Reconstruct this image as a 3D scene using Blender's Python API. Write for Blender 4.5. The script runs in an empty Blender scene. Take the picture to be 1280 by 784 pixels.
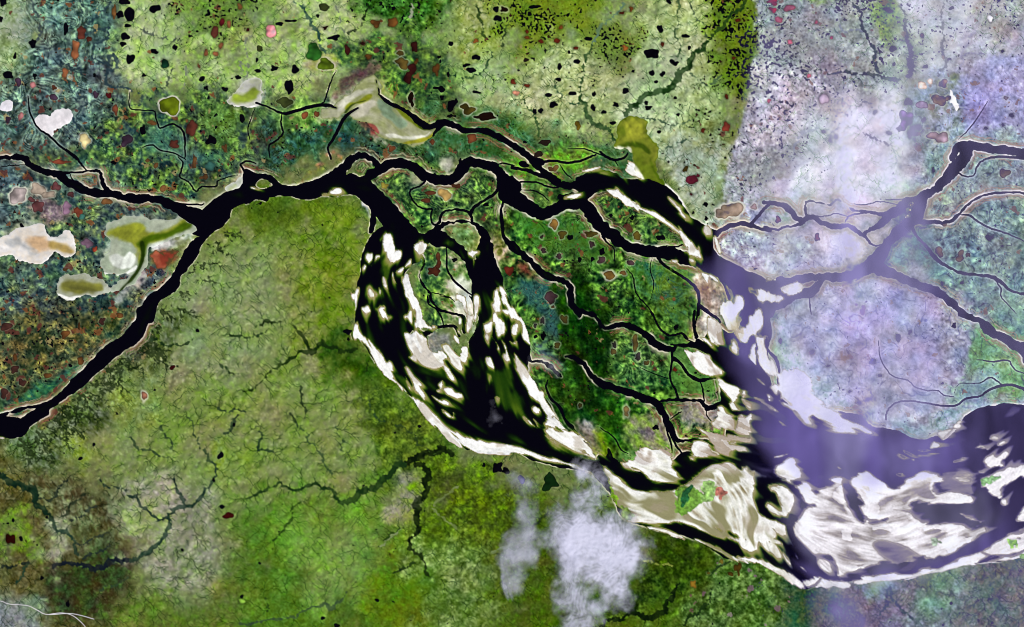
import math, random
import numpy as np

# ---------------------------------------------------------------- the map grid
# one map unit = one cell of the survey grid (about 60 m); ten cells = one Blender unit
X0, X1, Y0, Y1 = -40, 1320, -40, 824
NX, NY = X1 - X0 + 1, Y1 - Y0 + 1
gx = np.arange(X0, X1 + 1, dtype=np.float32)
gy = np.arange(Y0, Y1 + 1, dtype=np.float32)
GX, GY = np.meshgrid(gx, gy)
rng = np.random.RandomState(7)
_fy = np.fft.fftfreq(NY)[:, None]
_fx = np.fft.rfftfreq(NX)[None, :]
_k2 = (_fy ** 2 + _fx ** 2) * (2 * math.pi ** 2)


def gb(a, s):
    return np.fft.irfft2(np.fft.rfft2(a) * np.exp(-_k2 * s * s), s=(NY, NX)).astype(np.float32)


def nrm(a):
    a = a - a.mean()
    return (a / a.std()).astype(np.float32)


def noise(s):
    return nrm(gb(rng.randn(NY, NX), s))


def fbm(s, octs=4, g=0.55):
    a = 0
    k = 1.0
    for i in range(octs):
        a = a + noise(s / 2 ** i) * k
        k *= g
    return nrm(a)


def ss(t):
    t = np.clip(t, 0, 1)
    return t * t * (3 - 2 * t)


def samp(a, x, y):
    """bilinear lookup of a grid field at map positions"""
    x = np.clip(x - X0, 0, NX - 1.001); y = np.clip(y - Y0, 0, NY - 1.001)
    i = x.astype(np.int32); j = y.astype(np.int32)
    fx = x - i; fy = y - j
    return (a[j, i] * (1 - fx) + a[j, i + 1] * fx) * (1 - fy) + (a[j + 1, i] * (1 - fx) + a[j + 1, i + 1] * fx) * fy


def crom(p, closed, n=5):
    """Catmull-Rom through the traced points"""
    p = np.asarray(p, float)
    m = len(p)
    out = []
    cnt = m if closed else m - 1
    for i in range(cnt):
        if closed:
            a, b, c, d = p[(i - 1) % m], p[i], p[(i + 1) % m], p[(i + 2) % m]
        else:
            a, b, c, d = p[max(i - 1, 0)], p[i], p[i + 1], p[min(i + 2, m - 1)]
        for k in range(n):
            t = k / n
            q = 0.5 * ((2 * b) + (c - a) * t + (2 * a - 5 * b + 4 * c - d) * t * t + (3 * b - 3 * c + d - a) * t ** 3)
            out.append(q)
    if not closed:
        out.append(p[-1])
    return np.array(out)


PAD = 16.0


def _seg_update(D, x0, y0, x1, y1, pad, w0=0.0, w1=0.0):
    pw = pad + max(w0, w1)
    i0 = int(max(0, math.floor(min(x0, x1) - pw - X0))); i1 = int(min(NX, math.ceil(max(x0, x1) + pw - X0) + 1))
    j0 = int(max(0, math.floor(min(y0, y1) - pw - Y0))); j1 = int(min(NY, math.ceil(max(y0, y1) + pw - Y0) + 1))
    if i0 >= i1 or j0 >= j1:
        return
    xs = GX[j0:j1, i0:i1]; ys = GY[j0:j1, i0:i1]
    dx, dy = x1 - x0, y1 - y0
    t = np.clip(((xs - x0) * dx + (ys - y0) * dy) / (dx * dx + dy * dy + 1e-9), 0, 1)
    d = np.sqrt((xs - x0 - t * dx) ** 2 + (ys - y0 - t * dy) ** 2) - (w0 + (w1 - w0) * t)
    np.minimum(D[j0:j1, i0:i1], d, out=D[j0:j1, i0:i1])


def line_sdf(pts, pad=PAD, smooth=True, jit=0.0):
    """signed distance to a channel of varying width: negative inside"""
    p = np.array(pts, float)
    p[:, 2] *= 0.5
    if smooth:
        p = crom(p, False)
    if jit:
        r = np.random.RandomState(int(abs(p[0, 0]) * 7 + abs(p[0, 1]) * 3) + 1)
        p[1:-1, :2] += r.randn(len(p) - 2, 2) * jit
    D = np.full((NY, NX), pad, np.float32)
    for i in range(len(p) - 1):
        _seg_update(D, p[i, 0], p[i, 1], p[i + 1, 0], p[i + 1, 1], pad, p[i, 2], p[i + 1, 2])
    return D


def poly_sdf(pts, pad=PAD, smooth=True):
    """signed distance to a polygon: positive inside"""
    p = np.array(pts, float)[:, :2]
    if smooth:
        p = crom(p, True, 4)
    D = np.full((NY, NX), pad, np.float32)
    m = len(p)
    x0, y0 = p.min(0); x1, y1 = p.max(0)
    i0 = int(max(0, math.floor(x0 - X0) - 1)); i1 = int(min(NX, math.ceil(x1 - X0) + 2))
    j0 = int(max(0, math.floor(y0 - Y0) - 1)); j1 = int(min(NY, math.ceil(y1 - Y0) + 2))
    ins = np.zeros((NY, NX), bool)
    for i in range(m):
        a, b = p[i], p[(i + 1) % m]
        _seg_update(D, a[0], a[1], b[0], b[1], pad)
        lo, hi = (a, b) if a[1] < b[1] else (b, a)
        r0 = int(max(j0, math.ceil(lo[1] - Y0))); r1 = int(min(j1, math.ceil(hi[1] - Y0)))
        if r1 > r0 and hi[1] > lo[1]:
            yy = gy[r0:r1]
            xc = lo[0] + (yy - lo[1]) * (hi[0] - lo[0]) / (hi[1] - lo[1])
            ins[r0:r1, i0:i1] ^= gx[None, i0:i1] > xc[:, None]
    return np.where(ins, D, -D)


def ops(text):
    """reads the survey: '@ ox oy s' sets the sheet origin and scale, other lines are a code, numbers, ':' and points"""
    ox = oy = 0.0; s = 1.0
    for ln in text.strip().splitlines():
        ln = ln.split('#')[0].strip()
        if not ln:
            continue
        if ln[0] == '@':
            ox, oy, s = [float(v) for v in ln[1:].split()]
            continue
        head, body = ln.split(':', 1)
        hd = head.split()
        pts = []
        for tk in body.split():
            v = [float(q) for q in tk.split(',')]
            pts.append([ox + v[0] * s, oy + v[1] * s] + [q * s for q in v[2:]])
        yield hd[0], hd[1:], pts


# ---------------------------------------------------------------- current direction and streaks
FLOW = """470,320,100 500,380,75 480,440,65 540,480,50 580,540,45 600,300,95 610,400,90 600,480,85 640,440,70 660,500,60 690,540,35
740,570,25 620,560,15 700,500,55 560,430,60 750,220,-5 800,215,15 850,260,50 890,320,65 930,360,50 960,380,60 880,400,70 900,460,55
930,520,50 960,470,60 1000,560,10 870,560,25 1100,560,5 1200,560,-10 1260,600,-60 1150,640,4 1050,680,15 980,660,50 940,640,55
850,620,35 800,610,35 1200,690,-20 1000,620,40 1100,600,40 440,110,-35 480,120,30 520,160,30 430,130,-35 560,160,-10 500,150,25
800,180,70 820,200,65 180,300,150 170,330,130 40,300,20 100,350,10 1180,600,-10 1120,650,5 1230,640,-30 720,620,20 700,180,20
1010,500,30 1060,520,20 1150,530,0"""
_f = np.array([[float(v) for v in t.split(',')] for t in FLOW.split()])
_vx = np.zeros((NY, NX), np.float32); _vy = _vx.copy()
for _x, _y, _a in _f:
    w = 1.0 / (((GX - _x) ** 2 + (GY - _y) ** 2 + 60.0) ** 1.5)
    _vx += w * math.cos(math.radians(_a)); _vy += w * math.sin(math.radians(_a))
_wa = fbm(30, 3) * 0.30
_l = np.sqrt(_vx ** 2 + _vy ** 2) + 1e-9
_vx, _vy = _vx / _l, _vy / _l
VX = _vx * np.cos(_wa) - _vy * np.sin(_wa)
VY = _vx * np.sin(_wa) + _vy * np.cos(_wa)


def lic(src, steps=14, h=1.0):
    acc = src.copy(); n = 1.0
    for sg in (1, -1):
        x, y = GX.copy(), GY.copy()
        for k in range(steps):
            i = np.clip(np.rint(x) - X0, 0, NX - 1).astype(np.int32); j = np.clip(np.rint(y) - Y0, 0, NY - 1).astype(np.int32)
            x += VX[j, i] * h * sg; y += VY[j, i] * h * sg
            wk = 0.5 + 0.5 * math.cos(math.pi * (k + 1) / (steps + 1))
            i = np.clip(np.rint(x) - X0, 0, NX - 1).astype(np.int32); j = np.clip(np.rint(y) - Y0, 0, NY - 1).astype(np.int32)
            acc += src[j, i] * wk; n += wk
    return nrm(acc / n)


st_f = lic(noise(0.7), 12)
st_m = lic(noise(1.7), 20)
st_b = lic(noise(4.0), 30)
STREAK = nrm(0.45 * st_f + 0.8 * st_m + 0.7 * st_b)

# ---------------------------------------------------------------- shared noises
n1 = noise(0.8); n2 = noise(1.6); n4 = noise(3.5); n8 = fbm(9, 3); n20 = fbm(22, 3); n50 = fbm(50, 3)
wx = fbm(14, 3) * 9; wy = fbm(14, 3) * 9
_s1 = fbm(26, 3, .5); _s2 = fbm(18, 3, .5)
_a = samp(_s1, GX + wx, GY + wy); _b = samp(_s2, GX - wy, GY + wx)
_g1 = noise(13); _g2 = noise(9)
SW1 = np.sin(samp(_g1, GX + wx, GY + wy) * 12.0 + n4 * 0.2)             # scroll bars of the old meanders
SW2 = np.sin(samp(_g2, GX - wy * .7, GY + wx * .7) * 8.0 + n4 * 0.25)
_sm = ss(n20 * .8 + .5)
SWL = np.clip(1 - np.abs(samp(_s2, GX + wy, GY - wx) * 2.2 % 1.0 - 0.5) * 9, 0, 1)   # thin creek lines
SWIRL = nrm((SW1 * _sm + SW2 * (1 - _sm)) * ss(n8 * .7 + .9) + 0.35 * n2 + .45 * noise(3))
_cr = nrm(samp(fbm(20, 4, .6), GX + wx * .6, GY + wy * .6))
CREEK = np.exp(-(_cr / (0.05)) ** 2) + np.exp(-((_cr - 1.0) / 0.05) ** 2) * .8 + np.exp(-((_cr + 1.0) / 0.05) ** 2) * .8
MOT = nrm(0.6 * n1 + 0.8 * n2 + 0.5 * n4)         # fine mottling
TUFT = nrm(lic(noise(0.8), 4))
# ---------------------------------------------------------------- the survey of the rivers
# C channel (x,y,width), W open water, B level softness sandbar or shoal, D level softness deepening, V vegetated ground
RIVERS = """
@ 0 196 .25
C : -80,25,14 0,5,16 60,0,22 120,10,30 160,45,34 215,75,34 280,88,30 330,120,38 400,155,38 470,180,40 560,190,42 650,208,42 740,206,36 800,215,34 850,238,44 910,265,60 980,300,90
C : 225,74,16 300,76,12 370,80,9 440,72,12 490,72,14 507,100,15 515,135,20 540,170,26 570,190,24
C : 330,-40,5 380,0,10 405,35,10 430,65,10
C : 0,50,4 60,44,4 140,40,4
C : 350,85,5 360,110,5 390,140,7
C : 890,0,5 915,30,7 905,70,7 900,100,7 940,125,6 960,150,7 980,172,7 1010,150,7 1080,148,7 1090,120,5 1150,100,4 1190,90,5
C : 1235,95,16 1215,60,10 1203,38,9 1240,22,8 1280,35,5
C : 800,215,8 900,235,7 1000,240,7 1020,235,6
W : 1340,95 1280,92 1240,95 1200,150 1160,168 1100,195 1040,240 1000,272 950,275 900,250 890,290 930,320 960,340 985,365 960,385 1000,400 960,420 920,480 880,560 840,620 780,670 740,700 715,740 695,784 690,830 760,830 780,770 800,720 865,680 900,640 905,600 940,560 985,500 1010,440 1060,380 1110,350 1150,300 1160,265 1200,240 1280,215 1340,215
@ 0 392 .25
W : 690,-30 680,20 640,80 590,125 530,160 480,210 430,260 380,310 330,360 260,425 180,455 90,475 0,500 -160,540 -160,640 0,620 60,622 120,610 150,570 200,530 240,510 255,480 300,445 350,410 400,375 460,320 520,270 560,235 600,210 625,180 670,160 720,110 740,60 755,0 760,-40
@ 320 196 .25
C : 380,120,66 450,40,44 490,5,36 520,-8,26 570,8,28 610,40,30 650,55,30
W : -60,70 0,85 40,88 80,95 105,120 140,145 220,138 300,112 380,72 440,60 450,90 520,95 570,85 640,52 560,130 540,140 560,170 600,215 600,300 590,370 560,380 575,300 560,230 520,195 450,190 400,200 330,200 270,215 205,208 150,195 60,200 0,215 -60,230
C : 560,95,36 620,62,50 680,35,54 740,35,50 800,55,50 840,90,50 900,115,50 950,118,48 1000,100,48 1030,60,52 1060,30,52 1110,32,48 1170,45,50 1200,65,50 1240,110,60 1290,150,80
C : 1205,40,10 1240,33,9 1290,45,12
C : 480,130,90 530,150,100 570,190,100 620,240,100 680,310,110 740,370,100 790,405,70 840,412,46 880,400,50 910,408,90
C : 855,408,44 890,380,36 920,352,28 950,332,18 1000,325,14 1060,325,14 1110,345,18 1140,390,40 1150,450,70 1140,520,90 1140,600,110 1150,700,110 1170,790,130
C : 900,415,70 960,428,50 1010,460,42 1050,500,45 1085,560,56 1120,620,80
C : 915,330,14 900,340,9 880,330,9 875,290,8 880,262,8 850,262,8 815,250,8 790,225,8 770,190,8 775,165,8 810,150,8 840,130,10 845,110,14
C : 1080,318,18 1072,292,16 1050,272,13 1000,265,10 950,270,10 925,295,10 918,330,12
C : 1072,290,14 1085,260,16 1120,230,14 1170,200,12 1205,170,13 1215,130,16 1205,85,24
C : 1215,130,18 1238,190,14 1225,280,14 1230,340,16 1240,400,20 1290,455,26
C : 950,435,10 955,500,8 955,560,10 990,620,12 1030,655,12 1075,690,12
C : 815,490,24 835,510,14 840,540,8 820,580,8 820,610,8 850,660,10 870,680,10 880,720,10 920,760,12 960,790,12
C : 860,680,6 910,685,4 975,705,4
C : 860,690,8 865,730,7 900,780,5
V : 2,140 20,114 50,112 72,128 84,145 50,158 15,152
B .9 4 : 332,190 400,160 425,155 430,178 400,190 350,196
B .9 3 : -30,150 -10,150 20,163 0,168 -30,160
@ 0 392 .25
V : 30,512 60,497 110,480 180,474 150,495 110,515 60,523
B .9 3 : -20,615 30,618 42,624 0,630 -20,630
@ 320 196 .25
# the wide braided bay west of the delta
W : 600,370 560,420 535,480 525,520 520,600 505,650 500,700 497,784 500,860 515,905 560,965 590,1025 650,1085 720,1145 780,1205 850,1275 930,1345 1000,1405 1060,1464 1180,1446 1280,1468 1380,1516 1480,1546 1620,1570 1700,1590 1780,1570 1700,1520 1640,1440 1560,1380 1500,1300 1450,1210 1380,1120 1360,1050 1370,950 1340,860 1290,780 1240,660 1232,600 1190,490 1150,400 1120,430 1090,560 1080,700 1110,830 1060,930 1000,960 940,1000 870,1040 780,980 760,900 800,850 790,780 740,640 760,560 830,500 790,440 740,400 680,340
@ 320 392 .25
V : 800,-30 900,-60 1000,-40 1060,0 1060,100 1060,200 1000,220 920,210 860,190 810,110 790,40
@ 440 370 .1276
C : 560,40,30 590,110,36 600,200,40 600,290,50 640,345,50 700,375,50 760,350,36 820,315,28 900,298,26 990,295,26 1020,330,28 1050,390,26
C : 760,0,20 780,50,18 850,130,20 950,165,22 1040,185,26 1090,210,36 1100,270,36 1100,350,36
C : 740,0,14 745,70,14 820,130,14 870,200,14 895,280,16
C : 860,0,10 960,20,8 1010,60,5
C : 715,370,16 735,440,12 750,500,8
C : 1150,0,20 1190,70,18 1200,180,14 1190,280,10
B .9 8 : 560,0 600,0 640,30 690,150 760,290 860,285 740,335 660,325 620,290 618,140 585,60
B .95 8 : 540,370 640,360 700,410 725,410 745,510 790,540 870,530 940,600 880,670 800,680 690,640 600,540 560,480
B .5 20 : 870,530 950,440 1010,500 1060,660 1065,720 1000,690 940,620
B .9 8 : 1075,500 1140,500 1120,650 1065,600
B .9 6 : 1000,380 1060,430 1045,480 1000,430
B .9 8 : 1030,0 1100,0 1140,180 1180,210 1140,350 1120,340 1125,210 1080,120
B .9 6 : 1040,215 1080,230 1050,375 1030,300
B .95 8 : 1185,0 1240,0 1240,80 1205,240 1200,150
B .95 6 : 90,120 150,100 180,150 130,170
B .3 18 : 240,130 320,110 310,150 400,200 360,260 310,220
B .8 8 : 255,130 320,112 300,135 340,180 370,250 340,240 300,190
B .8 10 : 520,200 560,160 585,155 585,270 540,230
B .9 8 : 560,600 620,590 625,635 580,625
B .9 6 : 900,680 950,720 990,784 960,800 920,740
B .9 6 : 530,700 570,730 610,800 570,784
B .9 8 : 15,280 50,260 60,340 120,400 180,480 260,540 340,640 400,640 405,740 430,820 350,800 240,690 190,590 100,450 20,400
@ 440 270 .1276
B .95 5 : 300,200 350,165 400,230 425,290 420,340 400,375 450,325 490,360 490,420 420,445 380,430 300,290
B .2 16 : 255,230 300,180 340,150 310,230 280,260
B .95 6 : 140,390 190,350 215,370 215,420 180,470 150,460
B .95 6 : 225,390 260,370 275,400 230,450 190,500 180,480 215,440
B .9 6 : 100,520 125,480 145,490 130,530
B .95 6 : 605,290 660,262 750,280 730,310 690,355 640,345 610,330
B .95 6 : 440,545 540,460 580,420 575,460 520,520 470,560
B .95 6 : 480,640 500,570 540,545 565,560 580,650 605,790 530,790 500,700
B .9 5 : 395,550 405,560 412,620 440,670 410,640 395,600
B .9 5 : 303,600 318,640 345,705 310,680
B .05 30 : 140,680 200,700 250,730 270,690 290,740 285,800 150,800
B .9 6 : 255,700 275,695 290,740 270,784
B .95 6 : 1140,360 1200,330 1254,350 1205,400 1217,450 1200,520 1182,500 1175,430
B .9 5 : 0,784 30,740 60,700 75,740 60,784 50,900 30,900
@ 560 370 .1276
B .95 6 : 340,260 370,290 430,255 430,300 410,360 360,340
B .95 6 : 450,190 560,300 540,420 580,500 600,600 595,650 540,590 565,560 530,470 500,440 460,320
B .9 6 : 455,-60 500,-60 500,140 455,100
B .9 6 : 540,140 590,140 590,190
B .95 6 : 540,-60 600,80 720,250 790,380 830,470 790,490 715,420 715,340 690,240 620,215 600,140 530,40 505,-60
B .95 6 : 635,290 670,270 690,300 680,385 630,370
B .9 5 : 605,445 640,455 690,430 690,460 640,475
B .7 14 : 360,390 410,390 405,470 370,460
B .95 6 : 360,610 430,590 465,715 400,700 370,660
B .8 5 : 430,490 480,520 480,470 430,400 500,500 490,530
B .95 6 : 650,540 700,640 790,784 860,860 900,960 980,1100 930,1090 820,960 720,784 680,680
C : 700,430,40 740,500,70 780,590,46 810,640,26 870,640,26 950,655,40 1010,700,36 1060,745,28 1110,790,10
C : 690,430,20 710,360,16 710,290,14 690,250,12
@ 480 460 .1276
B .95 6 : 600,0 640,10 685,110 660,115 610,40
B .9 6 : 570,125 575,170 550,235 520,225 545,200 530,160
B .95 5 : 580,205 660,200 700,240 765,250 765,300 620,255
B .9 5 : 470,270 540,310 610,330 645,365 580,355 500,310
B .9 5 : 230,10 280,70 375,160 370,180 300,130 240,60
B .9 6 : 210,85 235,120 262,215 240,190
B .85 9 : 260,110 300,150 350,190 400,270 395,320 330,260 280,180
B .7 6 : 560,405 620,435 670,475 680,440 685,495 620,475
B .3 20 : 1020,60 1070,80 1085,190 1060,200
B .9 6 : 1080,290 1125,290 1125,330
B -.45 30 : 1000,40 1150,0 1254,0 1254,340 1200,420 1130,330
B -.55 30 : 440,90 520,200 470,220 400,130
B -.6 30 : 700,100 800,150 830,300 780,280
B .95 5 : -10,45 100,100 200,190 280,280 380,360 470,450 560,545 680,635 800,690 930,720 1000,745 1254,765 1254,830 1000,850 800,784 700,720 540,590 300,350 130,170 0,65
B -.4 14 : 90,30 200,100 400,300 560,470 700,600 900,700 1000,730 800,690 560,560 300,310 80,80
@ 620 490 .1276
B .95 4 : -40,505 0,515 120,530 250,560 380,590 480,640 640,665 760,700 900,760 1000,800 1000,830 880,790 700,725 480,665 300,622 150,585 0,555 -40,550
B -.45 30 : 0,0 100,-40 250,40 300,200 380,350 240,260 120,160
B .95 6 : 330,0 440,0 500,90 600,240 690,380 600,370 500,340 480,290 440,220 370,190 380,140 420,130 350,40
B .8 6 : 270,250 310,270 370,320 410,360 360,335 300,290
B .6 5 : 365,265 395,290 412,350 395,320
B .62 14 : 490,350 700,390 800,440 900,520 990,660 880,610 860,570 760,530 640,530 560,480 500,420
B .2 30 : 480,330 720,380 850,450 960,560 1100,660 900,625 700,590 560,530
D -.8 6 : 500,335 560,350 700,375 640,362
C : 430,150,14 460,200,22 490,245,12
C : 500,0,14 540,80,12 590,120,12 640,200,14 680,280,22 740,350,26 810,415,10
C : 610,115,10 660,115,6
W : 1110,580 1150,640 1190,720 1230,760 1280,800 1180,800 1050,690 1000,660 1070,660
C : 1100,560,20 1130,650,50 1180,720,70 1260,780,80
@ 640 196 .25
C : -20,190,96 60,240,76 110,270,62 150,285,55 200,270,55 250,245,56 300,238,54 350,238,54 390,270,62 420,320,62 460,365,62 510,400,60 560,440,50 620,460,50 700,475,58 780,482,64 860,505,58 930,535,50 1000,560,80
C : 60,-20,22 100,20,28 150,70,34 200,110,36 250,140,32 310,142,34 350,125,60
W : 290,150 340,105 390,75 440,60 520,85 560,110 660,112 740,130 800,170 850,232 880,290 930,325 980,350 1030,372 1012,400 1003,440 1030,490 1100,532 1180,572 1300,640 1300,800 1120,800 1060,650 1000,585 940,540 900,430 840,370 780,330 700,285 620,240 560,190 500,170 430,175 375,215 350,200 330,170
C : 240,200,20 300,192,24 370,200,24 400,170,40
C : 350,235,20 370,205,22 400,170,30
C : 0,55,12 60,65,16 120,85,20 170,100,24 200,112,20
C : 0,148,10 20,135,8 60,125,8 130,130,8 180,150,8 220,155,7 240,148,8
C : 40,165,5 110,170,6 150,190,6 185,220,5
C : 140,30,14 200,20,12 270,30,12 340,22,11 390,0,10 420,-10,6
C : 440,-25,10 470,0,13 510,16,13 560,4,10 580,-20,6
C : 510,15,10 530,45,7
C : 240,40,5 265,80,6 300,110,5
C : 0,448,46 50,485,30 110,540,34 150,582,36 200,605,28 260,625,24 290,650,26 295,700,32 300,740,32 340,790,30
C : 730,505,16 760,540,14 820,580,13 880,620,14 920,660,16 935,700,15 932,790,13
C : 570,555,4 605,600,5 620,680,6 660,730,6 710,790,6
C : 700,500,3 690,560,4 710,640,4 690,720,3
C : 935,745,8 960,770,8 1010,800,10
C : 770,445,5 820,450,6 850,440,6 880,452,5
C : 455,400,14 475,430,8 510,460,5 512,520,4
C : 1015,392,28 1050,365,22 1090,345,21 1150,335,24 1200,345,22 1240,360,18 1290,366,14
C : 1190,338,14 1230,300,15 1260,260,14 1290,235,14
B .9 10 : 430,168 520,160 560,190 600,215 640,240 640,262 580,240 500,185
B .95 7 : 470,178 530,170 570,200 620,235 700,280 760,310 700,295 600,255 540,215
B .35 14 : 690,275 780,325 850,370 900,430 930,500 880,440 820,380 740,330
B .9 6 : 780,205 810,225 850,270 868,315 830,270
B .8 5 : 960,345 985,350 1000,385 970,390
B .8 5 : 840,262 856,290 868,318 850,290
B .7 6 : 255,212 285,192 362,172 352,188 320,205 260,218
B -.1 14 : 420,85 480,60 560,90 640,95 620,115 540,105 460,95
B .85 7 : 350,72 420,48 470,42 440,60 390,72
B .6 9 : 560,60 600,30 640,60 650,110 610,105 570,90
B -.25 14 : 850,380 900,420 960,520 930,500 880,440
B .9 9 : 830,345 880,400 930,470 955,520 900,500 860,440
# eastern arms
@ 960 196 .25
C : -20,232,16 0,230,17 50,235,24 90,250,30 120,280,26 150,310,26 180,315,24
C : -20,350,7 0,355,8 50,365,10 90,350,10 150,340,14 180,315,24 220,300,20 260,325,22 310,345,26 360,350,24 400,345,22 440,370,20 480,395,14 510,430,10 540,445,6 580,435,12 600,420,14
C : 190,290,9 185,240,8 210,222,6 260,232,8 310,240,8 345,215,6 380,235,6 430,268,6 500,275,14 560,285,20 620,275,24 670,240,40
C : 385,330,8 400,300,8 440,285,8 500,280,12
C : 220,290,5 270,300,4 340,285,4 400,300,5
C : 420,235,4 480,240,4 560,225,4 650,240,5 
C : 560,212,4 640,215,5 700,210,5
C : 1000,-30,50 985,-5,60 940,50,60 890,110,50 840,160,40 790,190,50 760,230,70 740,290,70 700,340,60 640,390,50 600,430,40 575,470,60 540,520,70 510,550,70 440,585,50 360,600,45 280,600,36 180,610,40 80,625,50 0,645,56 -60,640,60
C : 760,220,50 690,230,50 650,265,50 600,300,40 560,340,25 510,365,16 480,385,12
C : 290,600,20 240,650,40 200,680,50 130,690,40 100,710,50 40,745,50 -20,760,50
C : -10,645,50 40,670,40 90,700,36
C : 550,560,60 620,585,50 700,620,44 770,650,40 830,665,36 880,700,36 930,740,36 1000,800,34 1060,820,36 1110,874,44 1180,904,40 1240,944,46 1300,954,40
C : 1250,944,36 1275,984,30 1290,1020,30
C : 740,330,26 820,325,18 880,330,20 930,310,20 965,275,10 1000,240,10 1050,205,12 1120,185,12 1200,178,10 1290,182,12
C : 965,290,10 1010,295,12 1050,325,10 1120,360,10 1200,385,8 1290,427,8
C : 715,350,20 740,390,14 800,460,16 850,520,18 900,550,12 960,580,12 1040,590,12 1120,600,16 1170,630,16 1200,660,14 1240,680,12 1290,686,12
C : 1130,610,7 1165,660,7 1165,700,5 1200,740,4 1240,784,4
C : 940,75,9 990,100,7 1030,90,6 1045,50,8 1080,15,8 1150,0,11 1290,10,13
C : 205,700,6 210,740,6 215,790,5
C : 440,620,6 470,600,6 490,590,5
B .7 6 : 700,240 730,230 700,300 650,330 700,280
@ 960 0 .25
C : 920,790,32 940,755,34 960,735,40 1000,720,34 1060,735,42 1150,750,38 1300,765,44
C : 950,700,4 1000,650,5 1060,570,5 1100,500,4
@ 960 392 .25
C : 1040,230,5 1130,240,7 1200,235,7 1235,280,6 1290,305,6
C : 590,530,6 590,510,6 600,480,7 640,447,7 700,437,7 780,445,8 860,460,8 940,460,9 990,425,9 1060,412,9 1110,380,11 1170,360,13 1230,360,13 1290,384,16
C : 1170,355,12 1140,335,9 1110,320,8 1050,350,5 960,350,4 930,400,4
C : 550,130,4 565,230,5 620,310,5 700,335,5 740,370,6 800,385,5 850,385,5 880,410,5 930,415,5
C : -10,180,9 0,185,10 35,220,12 55,290,12 52,380,14 60,410,24
@ 640 392 .25
C : 325,-12,28 400,5,20 430,30,13 455,70,12 500,65,18 560,55,24 620,75,26 680,115,34 720,155,40 760,172,36 800,178,26 830,160,14 880,155,12 930,158,22 980,185,30
C : 690,-10,10 710,20,9 740,75,10 790,110,10 850,98,9 880,125,8
C : 912,-10,12 910,60,12 920,120,18
C : 800,185,14 800,240,10 790,320,9 820,390,11 830,430,12
C : 805,235,10 845,250,11 880,300,13 935,330,13 1000,322,10 1060,325,14 1120,340,20
C : 270,215,8 310,220,18 360,255,22 400,310,26 450,350,34 520,375,30 600,400,34 660,425,34 720,445,34 745,480,32 775,540,32 800,590,34 825,630,26 880,636,16 980,636,18 1005,670,22 1050,700,16 1100,715,10
C : 740,440,9 800,432,9 880,432,11 940,437,14 965,465,16 1000,470,16 1050,455,20 1090,480,30
C : 940,340,8 955,390,8 960,440,10
C : 770,540,9 775,590,9 795,650,9 800,715,8
C : 790,600,12 820,660,12 860,712,10
C : 180,330,10 170,370,8 200,430,8 245,470,9 260,520,10 310,570,8
C : 440,570,5 510,620,6 545,680,6 580,700,5
C : 640,270,4 720,305,4 780,325,5
C : 790,530,6 830,500,6 850,490,5
C : 970,470,5 975,510,5 1000,540,5 1020,540,5
@ 320 0 .25
C : 0,515,8 60,535,8 130,568,12 180,560,16 250,540,18 320,525,18 370,530,15 400,540,8
C : 320,525,8 345,500,6 370,420,6 400,350,5
C : 130,570,9 125,620,8 135,670,8 90,710,8 65,730,7 70,790,7
C : 510,540,9 450,580,16 420,630,16 390,690,14 360,740,10 375,795,10
C : 600,400,3 612,440,5 622,480,9 660,510,18 720,540,14 780,580,22 830,620,28 870,635,24 930,615,32 990,625,30 1040,655,26 1100,650,24 1160,660,28 1220,690,28 1290,730,30 1320,750,28 1370,784,28 1430,815,28
C : 945,615,22 900,655,14 885,680,9
@ 640 0 .25
C : 280,745,4 360,745,5 420,765,6 480,790,6
@ 0 0 .25
C : 140,480,7 150,560,8 190,640,8 240,675,10 300,730,10 370,784,11 380,800,10
C : 650,455,4 650,540,5 710,550,5 770,555,6 780,590,6 800,640,7 860,620,8 910,650,9 925,700,9 925,790,8
C : 700,740,5 760,725,6 800,750,6 880,770,6 930,800,5
C : 1275,540,6 1240,640,5 1250,700,5
@ 960 392 .25
# the gulf
W : -120,20 -60,-40 0,0 20,100 0,200 20,380 60,410 100,460 150,480 250,510 330,490 430,500 480,530 540,570 640,580 700,615 780,632 850,612 880,632 930,590 970,540 1000,500 1100,462 1200,450 1290,458 1440,480 1440,1180 1300,1200 1180,1236 1000,1250 850,1274 700,1310 600,1322 450,1335 290,1345 210,1372 170,1375 80,1315 0,1265 -80,1240 -160,1238 -230,1215 -300,1165 -380,1125 -480,1095 -580,1076 -680,1045 -740,1005 -780,915 -840,845 -890,785 -860,760 -800,740 -740,760 -640,790 -560,780 -480,740 -420,690 -360,700 -240,704 -210,600 -220,500 -240,400 -260,300 -310,200 -320,120 -260,60 -180,100
"""
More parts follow.
